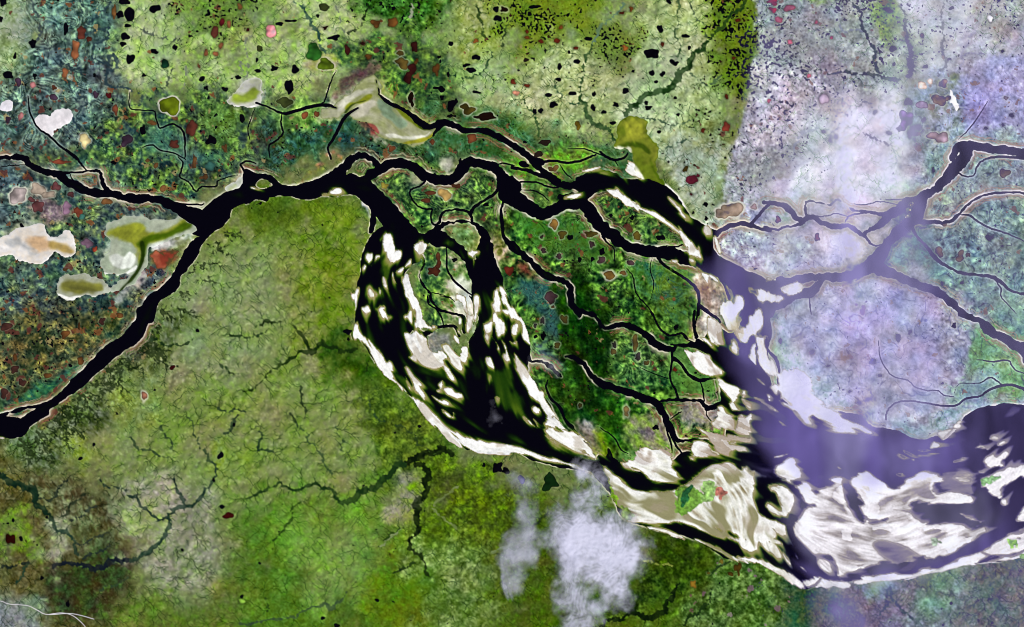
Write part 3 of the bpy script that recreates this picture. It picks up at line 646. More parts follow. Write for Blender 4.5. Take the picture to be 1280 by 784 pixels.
# code noise: two letters mix; fields: swirl(dark scroll lines) dend(valley lines) pond(density) red(share of coloured ponds)
REGIONS = """
R 6E7A48 52682E 1 am .55 0 .9 .002 0 .5 : -60,-60 1340,-60 1340,840 -60,840
R 8C9E68 78924C 20 mn .6 0 .7 .008 .03 .6 : -60,-60 960,-60 905,250 880,280 820,200 640,180 440,120 300,110 100,130 -60,160
R 466052 566E40 14 nm .65 .7 0 .03 .3 .8 : -60,150 120,120 300,110 450,120 640,180 780,190 760,240 640,230 450,200 320,220 240,290 180,400 90,480 -60,540
R 2A4E22 5C7E34 6 sn .65 .7 0 .015 .2 .8 : 450,200 640,210 800,230 900,330 920,440 920,560 760,590 620,420 600,300 500,290
R A4A0B6 9EA2AE 6 mn .5 0 .8 .05 .08 .7 : 961,-80 1400,-80 1400,120 1180,100 1040,200 905,245 925,160 948,60
R AEA8CC B2B4CC 7 sn .5 .5 0 .008 .08 .6 : 905,245 1040,190 1180,100 1400,100 1400,640 1100,600 980,500 900,330
# south-west upland
R 7E8A50 56701E 18 an .60 0 1 .001 0 .5 : 240,250 450,230 470,280 440,420 590,570 560,600 400,640 100,560 150,480 200,380
R 60801C 465E14 16 nb .60 0 .5 .003 0 .6 : 280,255 330,240 450,238 460,275 440,300 380,290 320,310 270,300
R 88936A 647A3C 18 am .5 0 1 .001 0 .4 : 210,330 330,300 360,380 330,480 230,500 160,480 190,420
R 74862E 506A12 20 nm .6 0 .8 .002 0 .6 : 400,300 455,290 450,400 470,440 540,520 480,500 400,440 380,380
R 808C56 5C742A 18 am .5 0 1 .001 0 .4 : 100,500 230,480 420,480 520,560 430,640 300,660 180,640 90,580
R 46681A 26460A 12 nm .9 0 .3 .003 0 .7 : 425,405 445,425 490,470 480,500 440,480 400,440
R 3E5518 556A1E 10 mn .6 0 .5 .004 0 .7 : 470,480 520,510 560,560 600,590 560,620 480,620 470,560 450,520
R 6C7A5C 3E4F24 8 un .7 0 1 .001 0 .6 : 100,500 180,430 215,390 240,400 200,470 140,540 60,600 0,620 -20,560
# south, green
R 50741C 40641A 30 mn .6 0 .6 .004 0 .7 : 280,640 330,620 420,625 470,640 560,600 640,640 660,840 240,840 250,740 285,690
R 688830 527A22 22 nm .5 0 .6 .003 0 .6 : 400,625 470,640 470,690 400,700 330,690 340,640
R 7E9256 5F8230 22 am .55 0 .7 .002 0 .5 : 400,660 440,670 470,720 430,760 370,740 380,690
R 5E7C10 48700E 24 nm .5 0 .4 .003 0 .6 : 480,720 540,720 560,840 450,840
R 8E8E74 737B4A 5 mn .8 0 .8 .002 0 .8 : 495,595 525,590 530,620 515,650 480,650 490,620
R 3E5610 54720F 16 nm .6 0 .6 .002 0 .7 : 540,590 620,590 690,640 690,720 640,760 560,720 530,660
R 4F6A25 6C8045 14 nm .6 0 .8 .003 0 .6 : 530,690 640,700 640,800 560,820 530,760
R 4D6118 3A540C 16 nm .55 0 .6 .002 0 .7 : 640,640 800,650 860,720 860,840 640,840
R 2A4206 48620F 16 nb .7 0 .3 .002 0 .8 : 790,655 860,665 920,690 960,740 880,760 800,740 790,700
R 3C5C1C 5C7A3A 12 mn .7 0 .4 .006 .1 .8 : 900,690 1010,700 1020,840 800,840 850,780
R 20380A 3A5414 6 mn .7 0 .3 .003 0 .6 : 795,700 850,720 850,745 800,760 760,770 790,730
# south-west corner: brown ridges
R 5B5A34 45421E 20 un .7 0 1 .001 0 .6 : -60,600 60,580 150,620 175,700 150,784 120,840 -60,840
R 434024 5A6040 14 un .8 0 1 0 0 .6 : 40,590 90,590 170,640 165,690 100,690 60,640
R 34321C 303E1E 13 nm .8 0 .5 .001 0 .6 : 70,700 160,690 165,740 120,780 70,760
R 6C7B3E 5B7A20 8 nm .6 0 .5 .012 0 .6 : 0,645 30,640 50,690 40,700 10,690 -20,680
R 8A8C76 777F5C 10 mn .6 0 1 .001 0 .7 : 60,650 90,650 100,690 70,700
R 92927E 707A56 12 mn .6 0 1.1 .001 0 .6 : 160,600 260,600 280,650 285,700 250,760 190,740 165,690 150,640
R 92A268 7F9450 12 mn .5 0 1 0 0 .5 : 175,640 205,650 200,690 178,680
R 62702F 4C661E 14 nm .5 0 .7 .002 0 .6 : 170,740 250,760 300,700 300,840 140,840
R 8A8CA0 6A7266 14 an .6 0 .8 0 0 .6 : -60,720 10,740 40,770 60,840 -60,840
R 809A34 6A7C40 12 nm .9 0 .5 .02 0 .8 : 85,560 110,545 125,560 112,590 95,585
R 76883C 6A7A44 20 nm .9 0 .6 .004 0 .8 : 130,500 170,490 215,450 240,400 255,395 250,440 200,490 150,530
R 7E9636 6A7C40 12 nm .9 0 .5 .012 0 .8 : 262,545 285,560 290,590 270,600
# southern shore east part under the veil
R 6E7A80 5E5A66 12 nm .7 .1 .8 .003 0 1.0 : 1018,690 1120,720 1280,700 1380,680 1380,860 1025,860
R 7E6F8A 68607C 18 nb .7 0 .5 .002 0 .8 : 1040,740 1100,730 1110,800 1040,820
R 7FA08C 6C8090 10 nm .7 0 .3 .002 0 .8 : 1075,722 1110,722 1100,740 1070,735
R 7A9A88 708088 12 nb .7 0 .3 .002 0 .8 : 1160,715 1190,712 1180,780 1160,770
R 2D5A3A 3A4E2E 10 nm .7 0 .3 .002 0 .9 : 985,715 1016,720 1018,800 990,800
# northern plain
R 7E9560 8FA07A 12 mn .55 0 1 .006 .05 .6 : -60,-60 60,-60 50,40 30,120 -60,150
R 8EA478 949C8E 8 mb .5 0 .6 .001 0 .3 : -40,25 30,15 52,22 52,38 30,52 -40,45
R 566A6A 64807A 14 sn .6 .9 0 .020 .3 .6 : 42,-60 150,-60 165,60 170,110 110,170 60,200 -60,220 -60,110 20,100 40,50
R A0AE80 8CA45C 12 mn .5 0 .9 .003 .05 .5 : 150,10 200,-60 240,-60 240,100 235,118 170,118 150,60
R 78904A 607E30 18 mn .6 .1 .4 .18 .16 .8 : 225,-60 330,-60 325,60 270,85 232,60
R 9AAA74 84A050 12 mn .55 0 .9 .010 .03 .6 : 300,40 460,-60 470,40 440,110 330,130 250,110 240,70
R A2AC80 8EA45C 12 mn .5 0 .9 .012 .03 .5 : 350,10 450,5 455,40 420,60 330,60
R 24500C 356420 14 nm .7 .2 .1 .07 .12 .9 : 462,-60 600,-60 580,-10 560,25 530,50 490,40 462,20
R 365830 587A30 12 sm .6 .4 0 .03 .25 .7 : 470,40 550,50 570,100 590,150 540,150 470,120 440,90 410,70 450,50
R 8A9E44 949E66 16 mn .55 0 .7 .008 .03 .6 : 560,20 640,-20 650,90 640,160 610,150 575,110
R A0AC86 8CA268 9 mn .5 0 1 .008 0 .5 : 600,70 640,60 690,110 660,140 580,120 585,95
R 7C9424 5A741A 20 mn .6 0 .4 .26 .05 .8 : 630,-60 790,-60 770,30 760,60 700,60 640,90 620,40
R 98A868 A2AC80 12 mn .5 0 1 .012 .01 .6 : 700,50 760,60 800,10 900,0 900,120 900,230 880,270 830,200 800,150 640,150 650,110
R AAB092 98A87C 12 mb .5 0 1 .006 0 .5 : 790,60 850,50 870,100 830,160 780,150 760,110
R 70883A 5C742A 14 mn .6 0 .3 .24 .10 .8 : 745,25 800,30 790,90 760,95 740,60
R 66841E 507014 10 mn .5 0 .2 .22 .12 .8 : 890,20 930,-60 970,-60 950,40 925,150 915,170 910,120 890,80
R 6C8440 7E9466 8 mn .5 0 .3 .10 .20 .8 : 870,150 912,150 900,210 880,200
R 93A286 8E9C8C 10 mn .5 0 .8 .015 .08 .6 : 830,180 900,190 900,270 880,275 850,230
# under the veil, north-east
R A4A8B0 989EA4 4 mn .6 .1 .6 .13 .10 .9 : 962,-60 1200,-60 1140,100 1100,120 1010,180 960,240 905,250 918,180 950,60
R 6C8E2E 7A9658 5 mn .6 0 .3 .08 .10 .8 : 1000,-60 1030,-60 1040,-2 1005,5
R 7A9250 84986E 6 mn .5 0 .2 .06 .12 .8 : 1095,10 1115,-10 1125,20 1110,50 1095,40
R D2D0E2 C6C4D8 16 mn .4 0 .8 .008 0 .4 : 1060,130 1130,110 1200,80 1180,-10 1280,-60 1280,70 1180,80 1140,120 1140,250 950,245 1010,190
R C2C2D2 B0B4C4 16 mn .5 .05 .6 .015 .05 .6 : 1160,-60 1380,-60 1380,78 1180,80 1150,60
R A8A8B0 989CA0 8 mn .5 .1 .5 .05 .15 .7 : 1225,0 1290,-10 1290,40 1240,50
R CAC6DC D2D0E2 14 mb .3 0 .5 .003 0 .3 : 1060,150 1120,125 1130,180 1120,230 1060,235 1030,190
R B6B0C2 BAB8C4 8 nm .4 .2 .5 .05 .1 .8 : 960,100 1060,110 1040,150 960,200 930,200
R 9896C4 A4A2CC 9 nb .35 .4 0 .004 .2 .5 : 1195,85 1220,79 1380,78 1380,185 1270,190 1230,180 1180,190 1140,210 1135,180 1150,150 1190,130
R 9098A0 9498B8 6 sm .5 .5 0 .010 .3 .7 : 1130,105 1190,95 1200,170 1170,200 1140,190 1135,150
R A4B8B4 B8B4D0 8 sn .5 .4 0 .003 .1 .5 : 920,250 970,240 1130,240 1140,260 1080,300 1000,300 950,270
R CBC6DC BDB6D4 8 sn .4 .4 0 0 0 .4 : 1010,250 1120,250 1110,280 1060,310 990,300 1000,270
R B0ACC8 B4BCC6 8 sm .6 .6 0 .02 .1 .7 : 895,300 960,285 1040,310 1000,345 970,350 920,330
R D6CFE4 C8C0DC 7 nt .4 .3 0 0 0 .4 : 1040,290 1110,290 1085,330 1050,330 1020,310
R A09CC4 AEACCC 20 sm .45 .8 0 .006 .1 .5 : 965,390 1000,350 1090,335 1140,360 1210,400 1230,480 1130,550 1080,530 1000,480 960,440
R A4B6C8 B0B0D0 8 sm .5 .6 0 .01 .1 .6 : 950,385 985,375 990,430 1020,470 1060,510 1030,500 980,470 962,430
R A49AC8 ACA6D0 22 nb .4 .8 0 .004 .1 .4 : 1060,380 1160,380 1170,460 1120,480 1060,440
R 9CC0C4 A8B0CC 6 sm .5 .5 0 .003 0 .5 : 1110,520 1150,530 1180,510 1280,490 1280,505 1180,535 1150,548 1120,540
R 909AAC 90A2A8 14 sn .5 .8 0 .006 .1 .6 : 1150,200 1170,190 1230,185 1380,185 1380,250 1240,250 1160,270 1150,260
R 909CAC 98B0A4 12 sm .6 .6 0 .004 .2 .6 : 1150,240 1200,250 1190,280 1155,280
R 768898 849A98 16 sn .5 .9 0 .006 .15 .7 : 1155,275 1240,260 1380,240 1380,440 1250,420 1180,360 1150,320
R 8490A8 7A98A0 9 sm .5 .7 0 .006 .1 .6 : 1140,285 1180,300 1190,340 1140,345 1110,335
R 8298A8 7E9C98 16 sn .5 .7 0 .004 .1 .6 : 1180,340 1230,350 1290,380 1290,430 1240,400 1190,370
R 86B47C 729C80 8 sm .5 .8 0 .006 .1 .7 : 1220,400 1260,420 1300,440 1300,495 1240,500 1200,480 1210,440
R 90AEBE 7C9A94 8 sm .5 .8 0 .003 .1 .6 : 1190,470 1230,460 1250,490 1220,510 1180,510
# western delta
R 486064 587058 14 nm .65 .8 0 .04 .40 .9 : -60,195 60,195 160,200 240,250 200,330 180,400 120,450 -60,520
R 526668 647C78 14 sn .5 .9 0 .03 .4 .7 : -60,180 60,196 200,240 230,260 130,235 60,240 20,300 -60,330
R 48605A 62744A 14 nm .65 .8 0 .05 .45 .9 : 60,250 130,260 150,290 120,330 90,330 60,290
R 4A5438 5E5632 16 nm .8 .7 0 .06 .55 .9 : 0,400 100,380 170,380 160,420 110,460 60,500 20,500 -30,460
R 1F5A4C 3A6A3C 6 ts .7 .4 0 .01 .3 .5 : 20,505 60,480 90,460 110,455 90,475 50,500
R 38584A 567638 14 nm .8 .8 0 .04 .35 .9 : 150,140 200,120 300,120 340,140 420,150 400,200 310,200 230,260 170,230 120,200
R 5C8434 466834 12 nm .7 .4 0 .05 .2 .9 : 255,140 280,130 330,130 330,150 290,175 260,170
R 4C7468 3E6650 10 sm .6 .5 0 .01 .2 .7 : 180,160 210,155 240,180 270,200 240,210 200,190
R 365C34 244A44 10 nm .7 .7 0 .05 .25 .8 : 320,150 440,140 460,170 560,190 560,200 440,200 400,200 340,215
R 5C9038 7AA048 7 nm .5 .3 0 .03 .2 .6 : 350,130 400,125 410,150 350,160
R 4C7C34 2E5838 12 sm .65 .7 0 .02 .20 .8 : 540,140 640,150 720,190 800,190 780,230 700,230 640,230 580,200 480,180
R 7C9C30 4A8A18 8 sm .6 .6 0 .01 .3 .8 : 640,205 720,190 740,200 700,225 660,225
# heart of the delta
R 26462A 5C8238 8 sm .6 .7 0 .02 .2 .7 : 450,215 620,210 640,290 560,290 470,280
R 24501E 5E9030 9 sm .65 .8 0 .02 .25 .8 : 610,215 640,250 800,300 860,320 900,380 900,540 800,560 700,560 680,500 640,440 620,330
R 224628 567E32 8 sm .65 .8 0 .015 .2 .7 : 730,220 760,230 830,270 860,310 800,310 760,270 735,245
R 5A8E2A 28561E 8 sm .6 .7 0 .01 .2 .7 : 645,255 700,265 740,290 770,330 720,320 660,300
R 38706A 224E44 7 sm .6 .7 0 .02 .2 .7 : 640,345 700,360 720,400 690,430 660,390
R 0C3004 2A5C0A 10 nu .7 .1 0 .03 .1 .8 : 705,360 750,380 770,440 740,470 720,500 740,560 710,550 680,500 700,440 710,400
R 134A0C 326E12 10 su .7 .3 0 .02 .1 .8 : 690,470 760,480 800,530 790,570 740,560 700,520
R 6A9A10 2E6C08 6 ut .6 .1 0 0 0 .7 : 725,500 750,520 775,560 770,585 750,560 735,530
R 2A5228 5A823C 8 sm .6 .8 0 .02 .2 .8 : 760,400 830,430 850,480 820,500 780,490 740,440
R 689C40 4E7E34 8 sm .6 .6 0 .015 .1 .6 : 820,290 880,340 900,380 900,470 880,500 860,530 840,500 830,430 860,380 830,320
R 649630 285234 8 sn .65 .5 0 .01 .1 .7 : 790,310 830,330 860,370 860,430 830,400 800,360
R 6CA850 5E8C44 6 sn .6 .3 0 .01 .2 .6 : 770,560 800,565 830,560 830,580 790,585 775,575
# island west of the middle reach
R 2C5A34 6C963C 6 sm .6 .6 0 .02 .2 .8 : 515,310 560,300 590,330 580,390 540,420 520,360
R 7AA04E 86A87A 6 sn .5 .3 0 .01 .3 .7 : 560,280 600,275 605,320 590,330 570,310
R 74A048 A49C88 6 sn .7 .3 0 .01 .3 .8 : 560,310 585,330 590,360 580,400 550,400 555,350
R B4B8A4 DCDCD0 5 tn .6 0 0 0 0 .4 : 562,350 588,352 594,380 588,410 572,385
R 9E9690 7C7464 5 tn .7 .2 0 0 0 .7 : 540,415 565,412 572,430 560,442 545,440
R 041C02 163C08 9 tn .6 .1 0 .02 .05 .7 : 710,345 745,365 762,420 760,470 750,520 730,562 700,548 704,500 706,440 702,390
R 0A2A06 2A5410 9 nt .7 .2 0 .02 .1 .7 : 680,465 715,480 760,500 790,530 770,545 720,530 690,510
# flats, fringes and scars
R 8A9060 A8A890 6 tn .8 0 0 0 0 .5 : 402,145 420,125 440,110 455,92 472,95 478,115 500,130 522,150 545,157 530,172 510,182 480,172 455,152 430,142
R 8E9228 7E8C3C 5 tn .6 0 0 0 0 .4 : 470,100 480,120 505,135 525,155 545,160 535,172 508,178 520,165 500,145 478,128
R 6A8C68 84986E 5 tn .6 0 0 0 0 .4 : 470,125 495,130 510,150 505,165 485,150
R C4C2B0 96986C 4 tn .7 0 0 0 0 .4 : 405,140 430,118 452,105 455,118 440,135 425,145
R B8B8A0 98A080 5 tn .7 0 0 0 0 .4 : 440,140 470,150 500,168 490,172 460,160
R 6A4044 4A3A3C 5 sn .7 .2 0 0 0 .6 : 425,95 450,85 470,92 440,105 425,115
R 8A3A36 5E3A34 3 tn .7 0 0 0 0 .6 : 448,152 465,152 474,166 462,164
R 9A6048 8A8A30 5 tn .8 0 0 0 0 .6 : 380,220 408,198 440,190 425,200 400,212 375,228
R A4A090 B8604C 5 tn .7 0 0 0 0 .5 : 400,190 418,180 428,192 412,206
R 8A9048 B8A490 5 sn .7 .3 0 0 0 .7 : 590,330 640,330 630,290 600,290
R 9A4A36 6A4030 4 sn .7 .3 0 0 0 .7 : 640,325 662,330 668,348 650,345
R B0A8B0 787068 5 tn .7 0 0 0 0 .7 : 718,528 732,525 748,545 756,570 740,560 725,545
R 8C9834 5A7A14 5 ts .7 0 0 0 0 .7 : 745,540 765,560 770,580 752,575
R 8E8478 78903E 6 tn .8 .2 0 0 0 .7 : 785,530 800,520 840,540 850,555 800,560 780,555
R 9C8A6C 6C8A34 6 sn .8 .3 0 .005 .3 .8 : 860,400 900,420 905,440 870,440
R A09A94 7C7A64 6 sn .8 .3 0 0 0 .7 : 852,500 885,505 905,520 870,530 850,520
R 9A8A7C C0B8AC 6 tn .8 .2 0 0 0 .6 : 868,350 892,345 905,380 890,430 878,410 872,380
R 70A87A 98B8A8 5 sn .6 .5 0 .005 .1 .6 : 945,420 958,415 972,450 975,470 960,480 945,460
R B8909C A8AC9C 4 tn .7 .1 0 0 0 .5 : 955,445 972,455 972,468 960,462
R 8C7ABA 8CA0C0 5 sm .5 .5 0 0 0 .5 : 680,545 680,530 690,560 690,560
R 4E6C78 5C8C5C 5 sm .6 .5 0 0 0 .5 : 655,410 672,420 690,440 700,460 680,450 660,430
R AAB4A4 98A49A 6 nb .5 .1 0 0 0 .4 : 128,285 150,270 185,270 225,270 235,280 220,295 190,300 175,320 160,345 130,330 120,310 140,300 130,290
R 7C8414 8C9040 4 nb .6 0 0 0 0 .3 : 150,290 170,283 195,290 225,278 230,290 190,305 182,320 172,325 165,310 150,300 135,292
R C8CCC0 AAB4A4 4 sn .7 .2 0 0 0 .4 : 140,310 160,310 172,320 175,335 155,335 140,325
R BCC4BC DCDCD4 4 tn .6 .1 0 0 0 .4 : 185,305 225,290 242,288 235,305 215,312 195,315
R 8A2E22 6A4A24 3 sn .7 .2 0 .01 .3 .6 : 187,318 222,312 215,330 195,334
R A8A49C 94A09A 4 nb .6 .1 0 0 0 .4 : 175,335 185,345 160,365 150,380 140,375 155,355
R A8B09A 8FA07C 4 tn .7 .1 0 0 0 .4 : 0,290 40,275 50,278 30,288 10,296
R B4B8A0 A09A70 3 tn .6 0 0 0 0 .4 : 235,255 270,240 300,222 305,225 280,240 250,262
R 8A7A72 A89C8C 6 an .7 .2 0 0 0 .6 : 38,230 55,228 75,245 60,250 42,245
R 5A4450 74606A 6 an .7 .3 0 .01 .3 .7 : 42,255 60,252 85,262 60,272
R C8C8C4 9AA07C 4 sn .7 .1 0 0 0 .5 : 285,118 300,100 320,100 328,125 318,135 290,130
R 7A9228 8C9A40 3 sn .6 0 0 0 0 .5 : 292,118 312,108 322,115 315,130 295,128
R 9C9A6C 8AA02C 3 tn .6 0 0 0 0 .5 : 382,82 400,70 418,72 420,88 400,90
R B8B8A8 A6AC94 3 tn .6 0 0 0 0 .5 : 550,200 565,196 572,210 560,218
R A8A888 88906A 4 nb .6 0 0 0 0 .4 : 512,215 525,218 530,225 515,232
R E8E8EC B0B0B8 2 mn .9 0 0 0 0 .9 : 451,249 458,250 461,262 466,276 463,278 458,262 452,256
"""


def stack(soft_px, pts):
    """soft membership of a region with a frayed border"""
    sp = max(soft_px, 1.0)
    sp = sp * 1.5
    d = poly_sdf(pts, pad=sp * 2.6 + 10) + n8 * sp * 0.5 + n20 * sp * .25 + n2 * min(sp, 8) * 0.25
    return ss((d + sp) / (2 * sp))


COL = np.zeros((NY, NX, 3), np.float32)
P_SW = np.zeros((NY, NX), np.float32); P_DE = P_SW.copy(); P_PO = P_SW.copy(); P_RE = P_SW.copy(); P_SP = P_SW.copy()
for code, num, pts in ops(REGIONS):
    c0, c1 = hx(num[0]), hx(num[1])
    soft, kind, amt = float(num[2]), num[3], float(num[4])
    sw, de, po, re, sp = [float(v) for v in num[5:10]]
    w = stack(soft, pts) if soft > 1 else np.ones((NY, NX), np.float32)
    ii = np.nonzero(w > 0.002)
    if len(ii[0]) == 0:
        continue
    j0, j1, i0, i1 = ii[0].min(), ii[0].max() + 1, ii[1].min(), ii[1].max() + 1
    sl = (slice(j0, j1), slice(i0, i1))
    ww = w[sl][..., None]
    nn = NO[kind[0]][sl] * .75 + NO[kind[1]][sl] * .6
    t = np.clip(0.5 + nn * amt * 0.55, -0.2, 1.2)[..., None]
    c = c0 + (c1 - c0) * t
    COL[sl] = COL[sl] * (1 - ww) + c * ww
    for fld, v in ((P_SW, sw), (P_DE, de), (P_PO, po), (P_RE, re), (P_SP, sp)):
        fld[sl] = fld[sl] * (1 - w[sl]) + v * w[sl]
# ---------------------------------------------------------------- valleys, streams and gullies
STREAMS = """
@ 640 0 .25
T 234A1C : 1190,-20,14 1170,0,14 1140,50,14 1090,80,16 1060,130,16 1000,180,16 960,240,22 910,270,26 890,330,26 830,370,30 810,420,30 740,455,28 680,470,24 640,490,22 600,530,24 570,575,22
T 5B7A62 : 560,20,6 540,40,6 480,100,7 430,150,8 400,220,9
T 2F5A2C : 400,220,8 370,300,9 360,380,9 340,440,9 335,500,12 370,560,18 400,600,18 450,635,18 500,670,14 520,700,12
T 3A6A44 : 215,430,5 250,480,7 300,520,7 335,515,8
T 3F6A3C : 830,0,5 825,100,5 830,200,5 850,300,5
T 4A7050 : 885,365,5 920,400,6 1000,420,6 1060,380,4
T 4A7050 : 660,590,7 740,600,6 830,620,6 900,600,4
T 3A5A40 : 890,20,4 920,90,5 950,150,6 975,215,7
T 4A6E5A : 770,740,4 820,715,5 870,700,3
T 2E5E2A : 60,500,5 110,560,7 130,640,8 135,680,6
@ 320 0 .25
T 3C6A58 : 190,10,10 240,40,12 270,90,14 300,150,14 320,200,12 345,260,12
T 14260E : 460,170,5 500,150,7 530,130,8 550,60,8 572,-10,8
T 284A1C : 1100,30,6 1120,100,7 1135,160,7 1150,190,6
T 2E4A24 : 1235,230,4 1240,180,4 1262,120,5 1290,80,4
T 2C5A34 : 960,345,5 1010,390,8 1080,390,8 1140,350,6 1160,310,5 1180,260,3
T 6E7A66 : 400,30,4 420,90,4 440,160,4
T 2A5430 : 820,330,5 860,440,5 830,420,4 800,480,4
T A4A890 : 770,90,8 785,40,8 780,20,4
@ 0 0 .25
T 4A5A56 : 640,100,5 720,150,6 770,180,6 830,190,5 890,200,3
T 76806C : 930,300,5 928,380,6 900,460,5
T 3C5040 : 860,345,8 845,395,6 800,440,4
T 76806C : 1200,330,5 1235,380,5 1190,300,3
T 76806C : 1255,180,4 1240,280,5 1240,380,5
T 50626A : 160,-10,6 165,50,6 205,110,6 210,160,8 190,200,8 170,215,8
T 2E4248 : 165,210,5 220,330,5 120,380,6 100,430,6
T 35525A : 400,0,6 415,40,6 410,80,4
T 36525E : 560,0,6 500,60,8 430,130,8 380,200,8 440,170,8 520,150,8 550,140,8 540,190,8 470,230,8 460,280,8 520,320,8 560,330,10 580,300,12 565,270,10 540,285,10 550,310,8
T 36525E : 570,270,8 585,300,10 580,340,12 540,350,12 525,380,12 530,420,12 560,440,10 640,445,8 655,455,8
T 324A54 : 90,430,6 60,470,8 60,510,8 100,520,8 130,500,8 150,520,6
T 324A54 : 270,300,6 340,320,6 350,350,8 400,340,8 400,380,6 360,340,6
T 324A54 : 350,430,8 380,500,8 440,520,8 380,580,8 400,640,8
T 2C4A60 : 360,580,8 380,620,8 400,650,6
T 3A5E5A : 690,465,5 715,480,6 710,520,6 650,530,6
@ 960 0 .25
T 40505E : 390,-10,6 440,40,10 470,110,11 500,190,11 535,250,13 535,330,13 580,375,15
T 5E5A82 : 655,-10,9 680,60,9 685,120,12 700,190,16 715,260,26 715,330,30 700,380,22
T 6A6A8C : 895,-10,6 865,80,9 880,180,10 872,260,12 870,350,12 850,380,10
T 5A6472 : 230,355,5 330,370,7 400,365,9 480,370,10 540,375,12 580,390,14 650,400,24
T 9C9AB8 : 1040,150,4 990,230,5 960,330,5
T 8A88A8 : 960,280,3 1000,265,4 1080,270,3
T 7E84A0 : 360,130,4 420,150,5 470,160,4
T 8C90AC : 110,784,4 150,700,5 170,660,5 250,640,4
T 6A6498 : 470,660,4 540,700,5 620,730,6
T 585A78 : 460,530,4 480,510,5 520,520,4
@ 320 392 .25
T 1E3610 : 195,60,8 230,110,12 250,150,14 280,200,18
T 1E3A10 : 500,175,14 440,190,18 400,170,18 330,140,20 290,190,22 220,190,16 160,230,14 110,270,12 60,300,9 0,360,8 -60,390,8
T 1C3610 : 0,70,10 60,40,10 120,40,8
T 284A2A : 0,570,6 30,620,9 10,680,9 80,690,8
T 345A34 : 640,540,4 580,480,4 520,420,4
T 3A6034 : 200,540,5 260,640,6 340,740,7 380,800,7
T 3A6034 : 400,570,5 440,640,6 460,700,5
T 203A1C : 225,360,6 228,420,8 245,470,7 245,520,6
T 203A1C : 170,500,7 200,540,8 220,580,6
T 24420E : 560,240,5 540,290,4
T 3C5A2A : 700,560,4 800,620,5 900,700,5
@ 320 588 .25
T 23461C : -40,140,8 0,125,9 60,90,10 120,60,10 190,100,13 250,80,11 300,65,13 360,90,14 400,140,18 440,155,20 490,155,22 510,110,28 560,95,30 620,60,30 680,10,28 740,-30,30
T 10200C : 740,-30,24 800,-60,30 860,-90,30 920,-110,30 980,-80,24
T 14240C : 800,-30,24 860,0,26 850,80,28 820,150,30 800,220,30 810,290,24 770,340,16 765,390,14 830,430,12 850,480,9 860,520,9
T 4A6A46 : -80,770,8 0,760,8 60,745,7 120,745,8 200,740,8 250,700,8 290,680,9 380,690,12 430,650,9 450,610,6
T 2C5418 : 80,350,6 120,320,8 180,240,9 220,160,6
T 2C4E18 : 60,700,8 50,640,6
T 2C4E18 : 640,350,7 700,310,7 740,290,6
T 203C18 : 690,510,6 740,490,8 790,460,8
T 74844E : 890,180,8 930,140,9 1020,70,6
T 788A50 : 1000,290,6 920,230,6 880,190,6
T 86946A : 620,380,6 680,320,8 730,290,6
T 74865A : 1280,370,14 1220,390,12 1180,410,8
@ 0 392 .25
T 24441E : 730,120,14 780,130,14 830,160,10 900,160,8 960,130,5
T 24441E : 1150,105,8 1200,115,10 1270,110,8 1330,90,8
T 24441E : 1100,255,8 1140,285,10 1190,300,7
T 22402A : 1090,475,8 1130,490,9 1170,480,9 1230,490,6
T 22402A : 1190,510,8 1165,560,12 1120,600,6
T 3A5A34 : 940,520,5 970,610,6 1010,680,6 1050,740,6
T 3A5A34 : 640,620,6 720,680,7 780,700,6 840,720,5
T 3A5A34 : 800,540,5 830,620,6 850,680,6
@ 0 588 .25
T 1A3A26 : -20,0,30 60,60,32 130,90,34 180,130,30 190,180,24 250,220,24 270,270,18
T 30503E : 270,280,14 330,300,14 380,360,14 390,420,14
T 1C2C28 : 0,492,12 60,480,13 110,465,13 140,462,8
T 2C5038 : 140,465,7 120,510,8 80,560,7
T 1C2632 : 270,485,14 380,470,20 450,485,26 560,450,26 640,450,20
T 2A4A38 : 640,450,18 690,440,16 750,410,18 800,360,18 830,310,18 850,270,16 845,220,14 870,195,18 930,180,20 990,150,14 1020,110,14 1060,60,10 1080,0,8 1060,-40,8
T 2A4638 : 850,245,12 780,235,10 740,200,12 700,170,10 690,120,8 620,100,9 550,90,8 500,50,6
T 2A4638 : 920,170,14 910,120,12 880,90,12 870,40,8
T 2E3E28 : 310,230,10 380,150,10 420,120,8
T 2E3E30 : 200,140,10 300,80,9 340,50,6
T 33443C : 390,370,10 460,340,10 540,310,8
T 33443C : 360,250,8 430,210,8 480,180,6
T 2E3E36 : 420,440,8 500,400,9 550,370,5
T 3A5A3A : 500,600,8 560,580,9 640,540,7
@ 640 588 .25
T 10240A : 440,784,14 520,745,18 600,712,22 700,735,24 770,700,22 800,650,20 830,570,16
T 1C3A14 : 860,775,8 930,720,10 990,660,10 1000,600,8
T 2C441C : 180,210,7 130,260,7 100,290,6 80,350,5
T 2A4A20 : 1000,520,10 1060,470,12 1110,440,8
T 94A04A : 640,440,5 720,470,5 800,480,4
@ 960 588 .25
T 44606A : 560,720,10 600,660,12 610,580,10 660,690,9 720,740,8
T 50707A : 1060,470,5 1160,450,6 1280,440,6
T 3E5A52 : 1090,655,5 1120,640,5
"""


def wiggle(pts, amp):
    """fractal midpoint wandering of a stream"""
    p = [np.array(q) for q in pts]
    r = np.random.RandomState(int(abs(pts[0][0] * 13 + pts[0][1] * 7)) % 9999)
    for it in range(4):
        q = [p[0]]
        for a, b in zip(p[:-1], p[1:]):
            m = (a + b) / 2
            l = math.hypot(b[0] - a[0], b[1] - a[1])
            if l > 2.5:
                o = r.randn() * amp * l
                m[0] += -(b[1] - a[1]) / l * o; m[1] += (b[0] - a[0]) / l * o
                q += [m, b]
            else:
                q += [b]
        p = q
    return p


